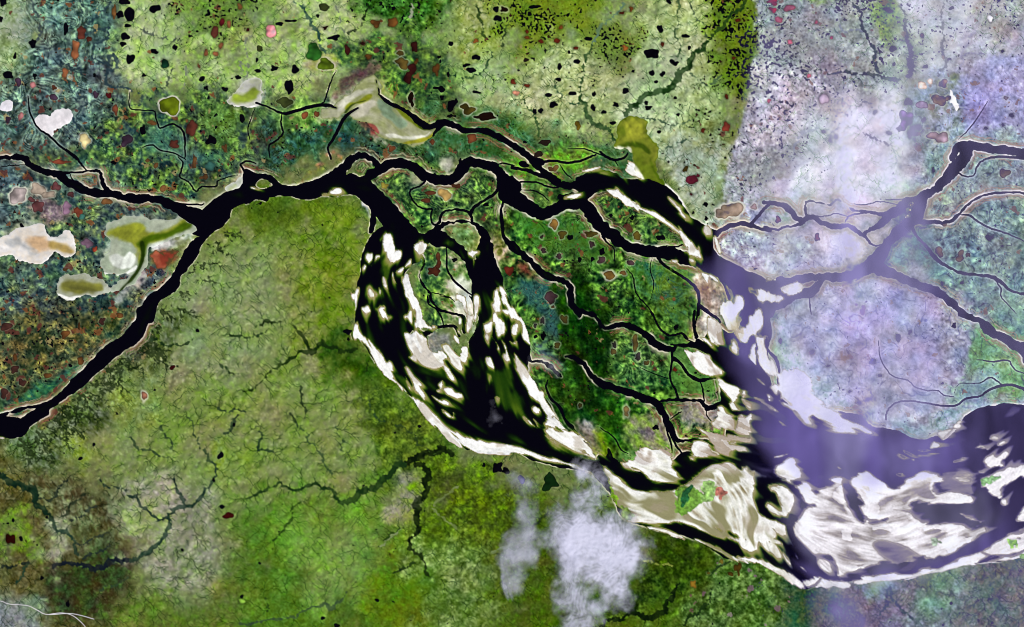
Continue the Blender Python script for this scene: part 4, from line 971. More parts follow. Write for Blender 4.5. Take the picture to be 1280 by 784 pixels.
ST_W = np.zeros((NY, NX), np.float32)
ST_C = np.zeros((NY, NX, 3), np.float32)
allst = []
for code, num, pts in ops(STREAMS):
    allst.append((hx(num[0]), wiggle(pts, .13)))
# gullies that cut the high bank of the lower river and fan into the upland
rr = random.Random(5)
bank = [(20, 552), (40, 542), (58, 530), (68, 518), (80, 505), (95, 495), (110, 480), (125, 462), (142, 450), (158, 436), (172, 428), (184, 415),
        (190, 400), (200, 390), (215, 380), (228, 360), (240, 345), (250, 325), (262, 305), (275, 290)]


def gully(x, y, a, l, w, dep):
    pts = [[x, y, w]]
    n = max(3, int(l / 3))
    for k in range(n):
        a += rr.gauss(0, .16)
        x += math.cos(a) * l / n; y += math.sin(a) * l / n
        pts.append([x, y, w * (1 - .75 * (k + 1) / n)])
        if dep and rr.random() < .62 and k < n - 1:
            gully(x, y, a + rr.choice([-1, 1]) * rr.uniform(.5, .95), l * (1 - k / n) * rr.uniform(.35, .6), w * (1 - .6 * k / n) * .8, dep - 1)
    allst.append((hx('2A3E1A'), pts))


for i, (bx, by) in enumerate(bank):
    k = 1.0 if by > 420 else .55
    for q in range(2):
        gully(bx + rr.uniform(-6, 8), by + rr.uniform(-5, 7), rr.uniform(.1, .75), rr.uniform(26, 52) * k, rr.uniform(2.0, 3.6) * (1 if by > 420 else .6), 2)
for c, pts in allst:
    d = line_sdf(pts, pad=6, smooth=False) + n1 * .5 + n2 * .55
    w = ss((1.0 - d) / 1.6)
    m = w > ST_W
    ST_C[m] = c * (.72 if c[1] < .45 else 1)
    np.maximum(ST_W, w, out=ST_W)

# valley network: the land drains to the streams and rivers along the lowest paths
import heapq
seedm = (ST_W > .5) | (FV < 0)
dist = np.where(seedm, 0.0, 1e6).astype(np.float32)
for k in (64, 32, 16, 8, 4, 2, 1, 1):                       # spread the distance from every seed
    for dy, dx in ((-1, 0), (1, 0), (0, -1), (0, 1), (-1, -1), (1, 1), (-1, 1), (1, -1)):
        sh = np.roll(np.roll(dist, dy * k, 0), dx * k, 1) + k * math.hypot(dx, dy)
        np.minimum(dist, sh, out=dist)
hgt = np.sqrt(np.minimum(dist, 400)) * 1.7 + noise(6.0) * 1.9 + noise(2.4) * .85 + rng.rand(NY, NX) * .9
act = ((gb(P_DE, 2) > .25) & (FV > 0)) & ~seedm
front = seedm | ((gb(P_DE, 2) > .2) & (gb(P_DE, 2) <= .25))
act[0, :] = act[-1, :] = act[:, 0] = act[:, -1] = False
nb = act.copy()
near = np.zeros_like(act)
for dy, dx in ((-1, 0), (1, 0), (0, -1), (0, 1)):
    near |= np.roll(np.roll(act, dy, 0), dx, 1)
start = np.nonzero((near & ~act).ravel())[0]
hf = hgt.ravel().tolist(); af = act.ravel().tolist() + [False] * (NX + 2)
heap = [(hf[i], int(i), -1) for i in start]
heapq.heapify(heap)
order = []; rec = []
offs = (-1, 1, -NX, NX, -NX - 1, -NX + 1, NX - 1, NX + 1)
pop, push = heapq.heappop, heapq.heappush
rnd = random.Random(3).random
while heap:
    h, i, r = pop(heap)
    if r >= 0:
        order.append(i); rec.append(r)
    for o in offs:
        j = i + o
        if af[j]:
            af[j] = False
            hj = hf[j]
            push(heap, (hj if hj > h else h + rnd() * .05, j, i))
accl = [1.0] * (NX * NY)
for i, r in zip(reversed(order), reversed(rec)):
    accl[r] += accl[i]
ACC = np.array(accl, np.float32).reshape(NY, NX)
ACC[~act] = 1
la = np.log(ACC)
DEN = .62 * ss((la - 1.9) / 1.1) + .5 * ss((la - 3.3) / 2.4)
DEN = np.clip(DEN * .8 + gb(DEN, .7) * .3, 0, 1) * ss(n8 * .6 + n4 * .4 + 1.1)
RID = nrm(gb((la < .75).astype(np.float32), .8) + .25 * noise(1.6))
VAL = gb(ss((la - 1.9) / 3.2), 1.1) * 2.8 + gb(ST_W, 1.5) * 1.2       # valley depth

# ---------------------------------------------------------------- ponds
def inv_tail(p):
    p = np.clip(p, 1e-5, .5)
    t = np.sqrt(-2 * np.log(p))
    return t - (2.30753 + .27061 * t) / (1 + .99229 * t + .04481 * t * t)


eastp = ss((GX + .15 * GY - 950) / 20)
dens = P_PO * (.95 + .45 * eastp) * np.clip(1 + n20 * .5 + n8 * .35, .05, 2.5)
pa = nrm(noise(.8) + .15 * noise(3)); pb = nrm(noise(1.7) + .3 * n1)
PN = np.maximum(pa - inv_tail(np.clip(dens * .95, 0, .42)), pb - inv_tail(np.clip(dens * .12, 0, .3))) * 1.6
PN = np.minimum(PN, (FV - 2.5) * .6)
PN = np.minimum(PN, (1.5 - ST_W * 3))
PN[P_PO < .0005] = -3
PN[L > -.2] = -3

# ---------------------------------------------------------------- lakes that can be told apart: x,y,rx,ry,colour,rim
LAKES = """
@ 0 0 .25
k 775,45,30,22 630,185,18,20 650,300,16,32 620,222,20,12 775,258,20,14 165,215,18,22 45,378,24,18 1055,700,22,26 625,8,25,18 650,75,22,34 600,75,20,16 640,130,16,8 20,10,18,20 5,95,10,14 75,280,10,16 330,150,16,26 1190,388,14,14 1125,447,14,12 1030,440,14,12 1010,395,14,10 720,378,12,9 473,378,14,12 175,380,12,16 290,0,10,8 1210,590,12,22 715,650,12,22 875,240,10,18
p 0F3020,0,teal_lake : 825,315,26,22
p B0663C,0,orange_pond : 375,255,20,38 325,365,16,20 1080,270,12,12 1105,232,12,16 1030,262,12,18 995,332,10,16 1145,122,10,14
p 6A3226,0,brown_pond : 410,160,18,28 1075,165,16,28 955,640,28,34 870,720,24,20 445,195,12,16
p 8A5A2C,0,ochre_pond : 1200,35,12,14 570,60,12,30 1125,740,10,34 765,615,20,10
p 8E4A30,.3,rust_pond : 575,548,14,24 270,440,12,16
p B87878,.2,pink_pond : 165,425,16,14 100,590,13,28
p 60141A,0,crimson_pond : 1110,115,9,18 545,478,12,14 1240,150,10,10
p 3A2A3A,.2,dark_pond : 90,410,12,24 635,700,28,32 480,475,16,14 40,600,14,16 265,485,18,14
p 667A0A,1,olive_lake : 845,530,46,46
p D8C890,.6,cream_pond : 425,700,28,32 350,385,8,8 288,455,14,8
@ 320 0 .25
p DC8C92,0,pink_lake : 72,158,27,26
p 24541C,0,green_lake : 290,262,40,38
p 6E9212,.6,lime_lake : 352,322,42,28
k 195,348,20,22 90,345,24,14 392,188,28,14 165,430,20,34 975,530,26,32 1000,510,10,22 980,580,24,12 920,443,26,17 1200,48,15,14 1210,92,18,14 1075,352,20,14 1100,286,22,14 1050,325,22,10 1140,263,18,8 1100,462,18,10 975,218,12,12 10,355,14,10 930,490,12,14 120,120,14,8 165,105,22,7 310,80,10,10 5,300,8,14 960,375,7,16 915,285,12,10
p 2C3416,.2,dark_green_lake : 340,38,26,16 150,512,32,20 18,245,16,12
p 5A4A14,.6,olive_brown_lake : 1055,545,34,26
p 1C0D0A,.5,dark_brown_lake : 1140,585,48,17 1240,48,16,14 775,505,18,36
p 6A5520,.4,ochre_pond : 725,315,32,22 722,268,16,14
p 74461A,0,orange_pond : 900,348,17,28 680,115,24,22 600,118,22,20 803,305,12,14 562,285,20,14
p 421614,0,crimson_pond : 790,235,18,28 785,345,22,20 755,395,22,28 532,218,12,10 458,252,14,20 345,140,16,12
p C87028,0,bright_orange_pond : 1100,205,12,12
p 96502A,.2,orange_pond : 1080,693,27,24 880,710,16,12 680,745,16,16 625,105,8,8 245,578,16,16 305,570,12,16
@ 640 0 .25
k 700,268,36,24 812,315,24,18 567,457,18,13 517,522,18,14 238,332,13,20 208,525,20,18 405,540,18,16 700,365,12,14 752,370,13,14 144,554,12,12 378,196,20,10 680,540,18,12 740,145,14,18 460,560,14,11 670,515,12,10 328,308,16,10 232,398,14,10 112,558,9,14 410,470,12,14 735,660,12,7 865,180,18,12 720,410,9,8 785,10,12,10 120,35,22,10 88,70,10,10 285,262,9,10 185,478,16,10 300,468,18,8 885,240,8,10 830,575,9,8 815,490,9,9 500,615,14,6
p E07A2C,0,bright_orange_pond : 567,243,13,15
p 8E7218,.2,ochre_pond : 330,624,15,20
p E0906E,0,salmon_pond : 22,467,14,12
p 96501E,0,orange_pond : 78,190,17,9 595,45,11,12 243,138,12,8
p 7C2A16,0,rust_pond : 142,208,14,9 224,205,14,10 75,158,10,10 318,241,13,8 752,222,13,11 550,65,14,8 1130,102,14,12 5,408,12,12 76,430,12,9 1072,485,11,12 955,652,11,12 1108,292,10,9
p 9A3A2A,0,red_pond : 1072,632,16,24
p 241A16,.1,dark_pond : 150,712,32,15 135,775,22,12 70,300,14,12
@ 960 0 .25
p 701C22,0,crimson_lake : 600,50,20,13
p 50456E,0,purple_lake : 622,245,21,15 700,510,24,18
k 500,90,10,6 918,42,14,9 905,297,10,10
p 262250,0,indigo_pond : 787,335,13,12 1218,577,13,12 712,668,16,20 778,600,12,12 750,636,18,12 1170,257,11,9 535,560,10,10 1090,642,9,8 605,665,14,10 1175,625,12,9
p 8A7CA8,.1,lilac_lake : 690,600,36,44 660,645,18,16
p A08A9C,.6,tan_lake : 850,685,52,30
p 8E80A0,.3,grey_pond : 770,525,24,22 1190,490,14,10
p 7C6A70,.4,brown_grey_lake : 855,498,36,28 870,420,24,20 900,490,18,14
p D8C0BC,.2,cream_pond : 770,425,20,16 812,408,14,12
p E4E0E8,0,white_pond : 1108,92,14,14
p A82050,0,magenta_pond : 20,50,18,15 20,10,26,18
p 8C5068,0,mauve_pond : 105,42,26,17 55,100,18,12
p B8A4BC,0,pale_lilac_lake : 280,495,24,34
p B06078,0,rose_pond : 240,112,8,10 318,188,10,9 204,380,9,9 5,505,8,10 110,210,12,10
p 6E5A62,0,brown_pond : 340,685,10,14 310,700,10,18 280,660,12,7 770,180,12,12
@ 0 196 .25
p A89A98,1,grey_pan : 88,192,42,40
p A49484,.5,tan_pan : 195,165,36,30 240,190,40,18
p A04A30,.1,rust_lake : 390,275,19,25 310,25,30,9
p 6A3A3C,.2,dark_red_pond : 280,150,24,22 190,250,30,30 160,215,16,14 355,190,18,18
p 8A5A30,.1,orange_brown_pond : 535,225,24,13 970,30,14,34 1025,100,22,18 780,45,10,18 815,160,14,14 740,18,12,10 325,565,14,10
p D85030,0,orange_pond : 473,462,13,14
p 8A6A80,.2,mauve_pond : 440,430,30,30 335,255,24,26
k 570,30,18,12 110,345,12,12 590,180,14,8
p 3A6A60,0,teal_lake : 1050,50,30,26 410,300,14,14
@ 320 196 .25
p B8A838,.2,yellow_pond : 645,145,17,15
p B8944E,.6,tan_lake : 945,190,32,22
p 68301C,.3,rust_lake : 890,572,32,24 910,545,14,22
p 6E3A22,.1,orange_brown_pond : 910,500,12,18 850,220,22,12 1000,148,24,13 860,180,24,9
p 7E2A1A,0,red_lake : 1270,570,24,24
k 1150,240,12,9 1020,20,10,10 995,515,12,9
@ 640 196 .25
k 65,40,22,17 600,305,13,12 968,238,14,11 905,280,8,9 970,308,10,10 290,405,18,14 740,405,20,14 450,475,14,18 338,515,10,14 402,512,10,10 495,295,10,9 1005,240,8,7
p A07430,.8,ochre_lake : 210,340,20,22 487,590,33,20
p 6A5A1C,.4,olive_brown_pond : 250,390,20,24 390,385,26,19 625,395,20,16
p 8A6030,.5,orange_pond : 205,62,20,18 555,580,14,12 205,750,10,9
p 541424,0,maroon_lake : 902,115,24,20 895,188,7,7 930,95,8,8
p 3E2C30,.4,dark_red_pond : 198,705,30,29 445,517,17,17 590,530,15,13 150,400,10,14 233,498,14,11 160,470,16,12 400,438,14,16
p 9A8678,1,tan_lake : 1100,262,52,38 1050,285,36,28
p A08A94,.5,grey_pond : 1210,250,15,14
p 4A3A10,0,ochre_pond : 868,62,12,14
@ 640 392 .25
k 157,110,16,22 118,115,8,8 820,68,15,12 720,570,16,14 980,388,10,6 750,378,8,5 712,398,7,7
p 54481C,.4,olive_brown_pond : 260,30,16,20 225,160,16,14 340,460,12,14
p 6E5A2A,.3,ochre_pond : 617,148,14,30 505,190,14,16 672,248,13,12
p 9C8048,.6,tan_lake : 572,492,16,26
p 8A2A14,0,red_pond : 814,280,11,10
p 3A3436,.4,dark_pond : 152,38,14,18 510,155,14,18 115,60,10,10 628,220,14,18
@ 960 196 .25
p 6E5E68,.2,brown_grey_lake : 1180,80,26,25 855,478,22,24 960,500,22,24 1000,490,12,14 880,340,10,8
p 1C1630,0,indigo_pond : 1103,405,14,14 1120,402,9,9 1050,460,7,7 950,445,6,7 1172,447,6,7 825,68,10,14 870,636,8,12 970,630,8,10
p 7A5E64,.1,brown_pond : 50,315,14,18 245,405,14,20
@ 960 392 .25
p 463878,0,indigo_pond : 222,192,13,12 710,95,9,14 870,350,10,6 62,140,8,14 650,122,14,16 300,262,9,7 500,430,14,8 455,445,14,10
p 6A5CA0,0,violet_pond : 525,242,17,14 560,310,14,8 408,390,10,8
p 3E3448,.3,dark_pond : 930,58,12,14
@ 0 392 .25
p B87458,.8,salmon_lake : 721,412,18,25
p 4A1012,.2,crimson_pond : 862,270,12,12
k 1105,710,14,16 402,725,11,9 470,655,7,8 585,500,9,7 775,382,8,6 990,85,8,10 1170,555,9,12
p 7A4A22,.1,orange_brown_pond : 75,220,10,20 235,310,18,13 320,105,22,16 395,70,10,24 405,235,16,18 600,8,16,10
p 4A2A24,.2,dark_red_pond : 110,345,20,18 75,280,22,20 510,40,16,18 20,400,20,22 30,65,24,22
@ 0 588 .25
p 300C08,0,maroon_lake : 50,345,25,27
p 4C0E0C,.1,crimson_lake : 1142,228,26,15
k 105,340,12,12 210,538,9,11 67,250,8,10 40,265,7,7 1068,48,9,9 1110,182,12,8 340,665,9,18 235,235,6,8 912,398,7,7 1210,630,10,7
p 92C83C,0,lime_lake : 1210,655,15,12
@ 320 588 .25
k 335,738,11,8 405,775,14,10 605,648,10,8 20,-120,2,2 125,-205,2,2
@ 640 588 .25
p 6E4E12,.1,brown_ochre_lake : 1128,487,18,30 1092,515,20,12
p C89420,.1,amber_pond : 908,570,17,20
p B8A42C,.2,yellow_pond : 1047,455,11,13 982,514,9,8
p 102A10,.1,dark_green_lake : 190,60,46,36 
p 4C4C7C,.1,slate_lake : 45,42,20,20 
@ 320 392 .25
k 1205,770,26,24 1250,785,22,14 462,128,9,8 460,90,18,12 695,595,6,6 818,564,8,7 1140,757,9,9
@ 960 588 .25
k 915,664,8,8 875,772,7,6 1120,762,8,6 405,690,6,5 1050,748,5,7
"""
LK_D = {}
LKMAX = np.full((NY, NX), -9.0, np.float32)
lakes = []
lr = np.random.RandomState(11)
for ln in LAKES.strip().splitlines():
    if ln[0] == '@':
        ox, oy, s = [float(v) for v in ln[1:].split()]
        continue
    if ln[0] == 'k':
        colr, rim, nm, body = hx('07060E'), 0.0, 'black_pond', ln[1:]
    else:
        h, body = ln.split(':')
        c, rim, nm = h[1:].strip().split(',')
        colr, rim = hx(c), float(rim)
    for tk in body.split():
        x, y, rx, ry = [float(v) * s for v in tk.split(',')]
        x += ox; y += oy
        r = max(rx, ry)
        if r < 0.8:
            continue
        ph = lr.rand(4) * 6.28; am = lr.rand(4) * np.array([.26, .20, .15, .10])
        i0, i1 = max(0, int(x - r * 1.5 - 5 - X0)), min(NX, int(x + r * 1.5 + 6 - X0))
        j0, j1 = max(0, int(y - r * 1.5 - 5 - Y0)), min(NY, int(y + r * 1.5 + 6 - Y0))
        if i1 - i0 < 4 or j1 - j0 < 4:
            continue
        qx = (GX[j0:j1, i0:i1] - x) / max(rx, .9); qy = (GY[j0:j1, i0:i1] - y) / max(ry, .9)
        th = np.arctan2(qy, qx); rad = np.sqrt(qx * qx + qy * qy)
        wob = 1 + sum(am[k] * np.cos((k + 2) * th + ph[k]) for k in range(4))
        d = (wob - rad) * min(rx, ry) + (n2[j0:j1, i0:i1] * .4 + n4[j0:j1, i0:i1] * .7) * min(1, r / 7)
        lakes.append(dict(x=x, y=y, rx=rx, ry=ry, sl=(j0, j1, i0, i1), d=d.astype(np.float32), col=colr, rim=rim, nm=nm))
        LKMAX[j0:j1, i0:i1] = np.maximum(LKMAX[j0:j1, i0:i1], d)
PN = np.minimum(PN, -LKMAX * .8 - 1.2)
# ---------------------------------------------------------------- veil and cirrus cover
VEIL = """
H .16 .3 5 : 961,-80 958,10 940,90 922,160 908,230 896,290 897,345 920,352 1000,356 1400,356 1400,-80
H .16 .15 22 : 903,335 912,400 935,470 950,540 1000,620 1012,690 1016,760 1016,860 1400,860 1400,340
H .30 .6 18 : 1120,-80 1180,-80 1190,60 1150,200 1050,250 960,250 930,240 1010,150 1100,110
H .38 .42 26 : 925,325 1000,270 1140,240 1170,330 1150,420 1190,500 1120,540 1040,530 990,470 970,420 935,400
H .31 .08 24 : 965,515 1040,510 1120,545 1200,530 1200,590 1130,640 1040,640 990,600
H .44 .75 20 : 1010,140 1130,110 1140,200 1130,250 1080,265 1020,262 985,250
H .44 .35 16 : 1040,270 1110,250 1140,280 1120,330 1085,345 1040,335
H .42 .35 12 : 1040,350 1100,350 1098,480 1085,560 1062,660 1062,720 1080,780 1080,860 1050,860 1042,740 1032,640 1038,560
H .30 .15 10 : 912,335 930,335 945,380 950,440 925,440 915,400
H .40 .2 18 : 1100,555 1170,540 1160,590 1100,610
H .16 .5 14 : 985,625 1240,615 1200,700 1040,720
H .26 .1 12 : 990,700 1070,722 1180,695 1240,665 1270,640 1240,685 1150,725 1050,735
H .15 .35 20 : 1200,190 1400,190 1400,500 1230,500 1190,380 1170,280
H .10 .1 22 : 1240,510 1400,500 1400,680 1260,660
"""
CLOUDS = """
Q .72 cirrus_cloud|dense rippled white cirrus cloud over the green southern plain : 722,602 742,600 762,632 790,655 800,680 796,712 782,742 768,745 745,725 716,705 706,680 700,655 712,640
Q .62 cirrus_cloud|long thin streak of cloud trailing south beside the dense cirrus : 690,618 706,625 712,660 722,700 732,740 738,800 718,830 708,780 702,735 694,690
Q .42 cirrus_cloud|ragged pale cloud wisp south of the white coast, west of the streaks : 632,578 652,588 668,600 672,640 668,680 656,710 644,735 628,710 636,670 640,630
Q .60 cirrus_cloud|rippled cloud patch crossing the narrow neck of the channel : 722,572 745,572 760,590 765,615 745,620 728,605
Q .34 cirrus_cloud|faint grey wisp over the northern bend of the creek in the woods : 655,418 672,425 690,445 705,462 690,470 672,455
Q .20 cirrus_cloud|faint violet plume over the black braided water : 611,480 618,505 630,535 640,556 628,560 618,538 610,510
"""
VA = np.zeros((NY, NX), np.float32); VW = VA.copy()
for code, num, pts in ops(VEIL):
    al, wv, sf = float(num[0]), float(num[1]), float(num[2])
    d = poly_sdf(pts, pad=sf * 2.5 + 12) + n20 * sf * .25 + n50 * sf * .2
    _m = ss((d + sf) / (2 * sf))
    VA = VA + (al - VA) * _m
    VW = VW + (wv - VW) * _m
# faint vertical curtains in the veil
cur = np.cumsum(np.random.RandomState(3).randn(NX)); cur = np.convolve(np.random.RandomState(4).randn(NX + 40), np.hanning(28), 'same')[20:20 + NX]
cur = nrm(cur)
VA = VA * np.clip(1 + .13 * samp(np.repeat(cur[None, :], NY, 0), GX - .10 * GY + 30 + wx * .4, GY) + .07 * n50 + .07 * n20, .5, 1.5)
VA = np.clip(VA, 0, .6)

# ---------------------------------------------------------------- colour of the ground
RIMS = """
K 1 : 762,142 815,140 832,200 860,240 892,285 885,292 850,262 828,225 812,190 800,150 780,152 775,190 764,190
K .8 : 640,258 655,268 720,260 735,275 760,318 745,322 722,280 700,272 660,276 640,272
K .8 : 725,240 740,232 752,226 744,236 740,262 770,300 800,316 850,318 850,308 800,304 770,284 748,254
K .7 : 893,322 900,300 920,325 960,350 972,350 966,358 940,348 912,332
K .7 : 236,262 300,222 322,200 350,230 405,212 440,196 440,206 410,220 360,236 320,222 270,262 245,272
K .7 : 220,300 243,288 240,300 200,352 176,388 170,402 156,412 110,452 90,472 40,500 0,522 0,512 60,492 95,464 130,425 165,400 175,370 205,335
K .6 : 960,404 975,420 1000,500 1030,515 1070,525 1120,550 1175,552 1210,512 1280,504 1280,515 1220,520 1180,560 1120,562 1050,530 1000,518 970,470
"""
def mixc(a, c, w):
    return a + (np.asarray(c, np.float32) - a) * w[..., None]


G = COL.copy()
lum = G.mean(2)
east0 = ss((GX + .15 * GY - 925) / 70)
# scroll bars, old creeks
dark = np.array([.36, .62, .50], np.float32)
sw0 = P_SW * ss((FV - 1) / 3)
sw = sw0 * (1 - .72 * east0)
wsw = np.clip(SWIRL, -2, 2)
G = G * (1 - (np.clip(-wsw, 0, 2) * .30 * sw)[..., None] * np.array([1.0, .86, .88], np.float32))
G = G + (np.clip(wsw, 0, 2) ** 1.5 * .05 * sw)[..., None] * np.array([1.1, 1.25, .75], np.float32)
cw = np.clip(CREEK * (sw * 1.05 + sw0 * east0 * .42), 0, .8)
G = mixc(G, 0, cw * .0) * (1 - cw[..., None] * (np.array([.62, .5, .45], np.float32) * (1 - east0[..., None]) + np.array([.62, .62, .34], np.float32) * east0[..., None]))
halo = np.clip(gb(CREEK, 1.6) * 1.6 - CREEK, 0, 1) * sw0 * .45
G = G + halo[..., None] * np.array([.20, .20, .16], np.float32)
DP = ss((noise(3.2) * .8 + noise(7) * .6 - .45) / .6) * sw * .5
G = G * (1 - DP[..., None] * np.array([.56, .46, .50], np.float32))
BL = np.exp(-((np.abs(SW1 * _sm + SW2 * (1 - _sm)) - .62) / .10) ** 2) * (sw + .3 * sw0 * east0) * ss(n8 + .4) * .62
G = G + (np.array([.66, .74, .50], np.float32) - G) * (BL * .5)[..., None]
DL = np.exp(-((SW1 * _sm + SW2 * (1 - _sm)) / .15) ** 2) * ss(n8 * .6 + n4 * .3 + .7)
G = G * (1 - (DL * (sw * .42 + sw0 * east0 * .10))[..., None] * np.array([1, .72, .8], np.float32))
# mottling
sp = P_SP[..., None]
G = G * (1 + (MOT * (.15 - .07 * np.clip(P_DE, 0, 1)))[..., None] * sp) + (n1 * .018)[..., None] * sp + (np.clip(n2 - 1.0, 0, 2) * .05)[..., None] * np.array([.6, 1, 0], np.float32) * sp
G = G * (1 + (np.clip(n8, -2, 2) * .05)[..., None])
hue = noise(5); hue2 = noise(12)
G = G + (hue * (.012 - .007 * np.clip(P_DE, 0, 1)))[..., None] * np.array([1.2, .3, -.8], np.float32) + (hue2 * .010)[..., None] * np.array([-.6, .8, -.4], np.float32)
# valleys and streams
G = G * (1 + .09 * np.clip(P_DE, 0, 1) * (1 - east0))[..., None]
de = np.clip(P_DE, 0, 1.2) * DEN * ss((FV - .5) / 2)
G = G * (1 - de[..., None] * np.array([.70, .50, .68], np.float32))
ridge = np.clip(noise(1.1) - .3, 0, 2) * P_DE * (1 - np.clip(DEN * 2, 0, 1))
G = G + ((ridge * .05 + np.clip(RID - .2, 0, 2) * .045 * P_DE * ss(n8 * .7 + .6)) * (1 - np.clip(DEN, 0, 1)))[..., None] * np.array([1, 1, .95], np.float32)
stw = ST_W * (.86 + .14 * np.clip(n2 + n4, -1, 1)) * ss((FV) / 2)
G = G + (ST_C - G) * stw[..., None]
# old levees: strips that run with the shore, ochre, pink-brown and pale
lev = ss((9.5 - FB) / 4) * ss((FB - 1.2) / 1) * ss((P_SW - .2) / .2) * ss((n20 * .6 + n8 * .5 + .55) / .7)
stp = np.sin(FB * 1.75 + n8 * 2.2 + n4 * .3)
lp = lev * ss((stp - .1) / .6) * .75
lq = lev * ss((-stp - .2) / .6) * .55
pc1 = np.where((_s2 > .1)[..., None], hx('A89C7C'), hx('94604A')) * (1 - .4 * east0[..., None]) + hx('C4BED2') * .4 * east0[..., None]
G = G + (pc1 - G) * lp[..., None]
G = G + (np.where((n8 > .2)[..., None], hx('6E8C34'), hx('6A4A38')) - G) * (lq * (1 - .8 * east0))[..., None]
# brown and ochre hummocks in the flood plain
bw = ss((nrm(noise(2.6) + .4 * n1) - inv_tail(np.clip(P_RE * .30, 0, .3))) / .5) * ss((FV - 2) / 3) * .8
bc = np.where((noise(6) > .2)[..., None], hx('7A4A2A'), hx('5A2E28'))
bc = np.where((noise(9) > 1.0)[..., None], hx('98885A'), bc)
veil_land = ss((GX + .12 * GY - 925) / 60)
bc = bc * (1 - veil_land[..., None] * .6) + np.array([.52, .48, .58], np.float32) * veil_land[..., None] * .6
G = G + (bc - G) * (bw * (P_RE > .015))[..., None]
# shores
east = ss((GX - 925) / 70)
RB = np.zeros((NY, NX), np.float32)
for code, num, pts in ops(RIMS):
    RB = np.maximum(RB, ss((poly_sdf(pts, pad=20) + 3) / 6) * float(num[0]) * np.clip(.85 + .3 * n4, .4, 1))
rimn = np.clip(.55 + .5 * n8 + .4 * n4, .0, 1.1)
nearw = ss((6 - FB) / 3)
south = ss((GY - (GX * .0 + 250)) / 20) * ss((450 - GX) / 10) * ss((GX - 270) / 20)
r1 = np.exp(-((FV - .8) / (.8 + .35 * nearw)) ** 2) * (FV > -1.0) * rimn * (.22 + .60 * nearw)
upl = ss((P_DE - .15) / .25) * ss((760 - GX) / 40)
r1 = r1 * (1 - upl) + upl * np.exp(-((FV - .5) / .75) ** 2) * (FV > -.6) * ss((n2 + .6 * n4 + .3) / .8) * .8
r1 = np.maximum(r1, RB * np.exp(-((FV - 1.0) / 1.5) ** 2) * (FV > -1))
rc = (hx('DCD2C0') + (hx('FBF8EE') - hx('DCD2C0')) * np.clip(RB, 0, 1)[..., None]) * (1 - east[..., None]) + hx('E4DEEA') * east[..., None]
r2 = ss((8 - FB) / 5) * ss((n8 + .5 * n4 + .1) / .8) * .55 * ss((P_SW - .2) / .2) * (FV > 0) * (1 - upl)
rb = np.where((n20 > .2)[..., None], hx('8A5C48'), hx('A09A80')) * (1 - .5 * east[..., None]) + hx('B8B0BE') * .5 * east[..., None]
G = G + (rb - G) * r2[..., None]
G = G + (rc - G) * np.clip(r1, 0, .95)[..., None]
# traced bright and dark strokes of the land (roads are built apart)
# lake shores
for lk in lakes:
    j0, j1, i0, i1 = lk['sl']
    if lk['rim'] > 0:
        w = np.exp(-((lk['d'] + .6) / (.7 + .8 * lk['rim'])) ** 2) * lk['rim'] * .85
        G[j0:j1, i0:i1] += (hx('D8D4C4') - G[j0:j1, i0:i1]) * w[..., None]
    elif lk['nm'] != 'black_pond':
        w = np.exp(-((lk['d'] + .5) / 1.0) ** 2) * .35
        G[j0:j1, i0:i1] *= (1 - w[..., None] * .7)

# ---------------------------------------------------------------- sand and shallow water
RAMP_W = [(-1, '06050F'), (-.85, '070B0B'), (-.68, '0C1C0A'), (-.48, '1C3A0A'), (-.26, '526C16'), (-.04, '8A8C48'), (.1, '9A8C68'), (.22, 'BEB69E'), (.4, 'E2E2D6'), (.65, 'F6F6F0'), (1.1, 'FEFEFC')]
RAMP_E = [(-1, '0C0922'), (-.75, '2A2448'), (-.5, '544C7A'), (-.2, '7E7692'), (0, '8E8698'), (.15, 'A49C9E'), (.35, 'C8C2C6'), (.6, 'E8E4EA'), (1.1, 'FCFAFF')]


def ramp(r, v):
    xs = [a for a, _ in r]; cs = np.array([hx(b) for _, b in r])
    return np.stack([np.interp(v, xs, cs[:, k]) for k in range(3)], -1).astype(np.float32)


RW = ramp(RAMP_W, LC); RE = ramp(RAMP_E, LC)
ez = ss((GX - 905) / 60) * ss((GY - 330) / 30) * (1 - ss((1000 - GX) / 30) * ss((GY - 590) / 20) * .8)
SCOL = RW * (1 - ez[..., None]) + RE * ez[..., None]
sn = 1 + (STREAK * .03 + n1 * .018 + st_f * .012)[..., None] * ss((L - .05) / .3)[..., None]
SCOL = SCOL * sn
# tan and olive washes on the southern sand ground
wash = ss((n20 * .5 + SB * .7 + .45) / .9) * ss((L - .1) / .2) * ss((GY - 580) / 15) * (1 - ss((GX - 940) / 60)) * .85
SCOL = SCOL + (hx('807C50') - SCOL) * wash[..., None]
wash2 = ss((n8 * .6 + STREAK * .5 - .5) / .9) * ss((L - .15) / .2) * .5 * (1 - ez)
SCOL = SCOL + (hx('A69884') - SCOL) * wash2[..., None]
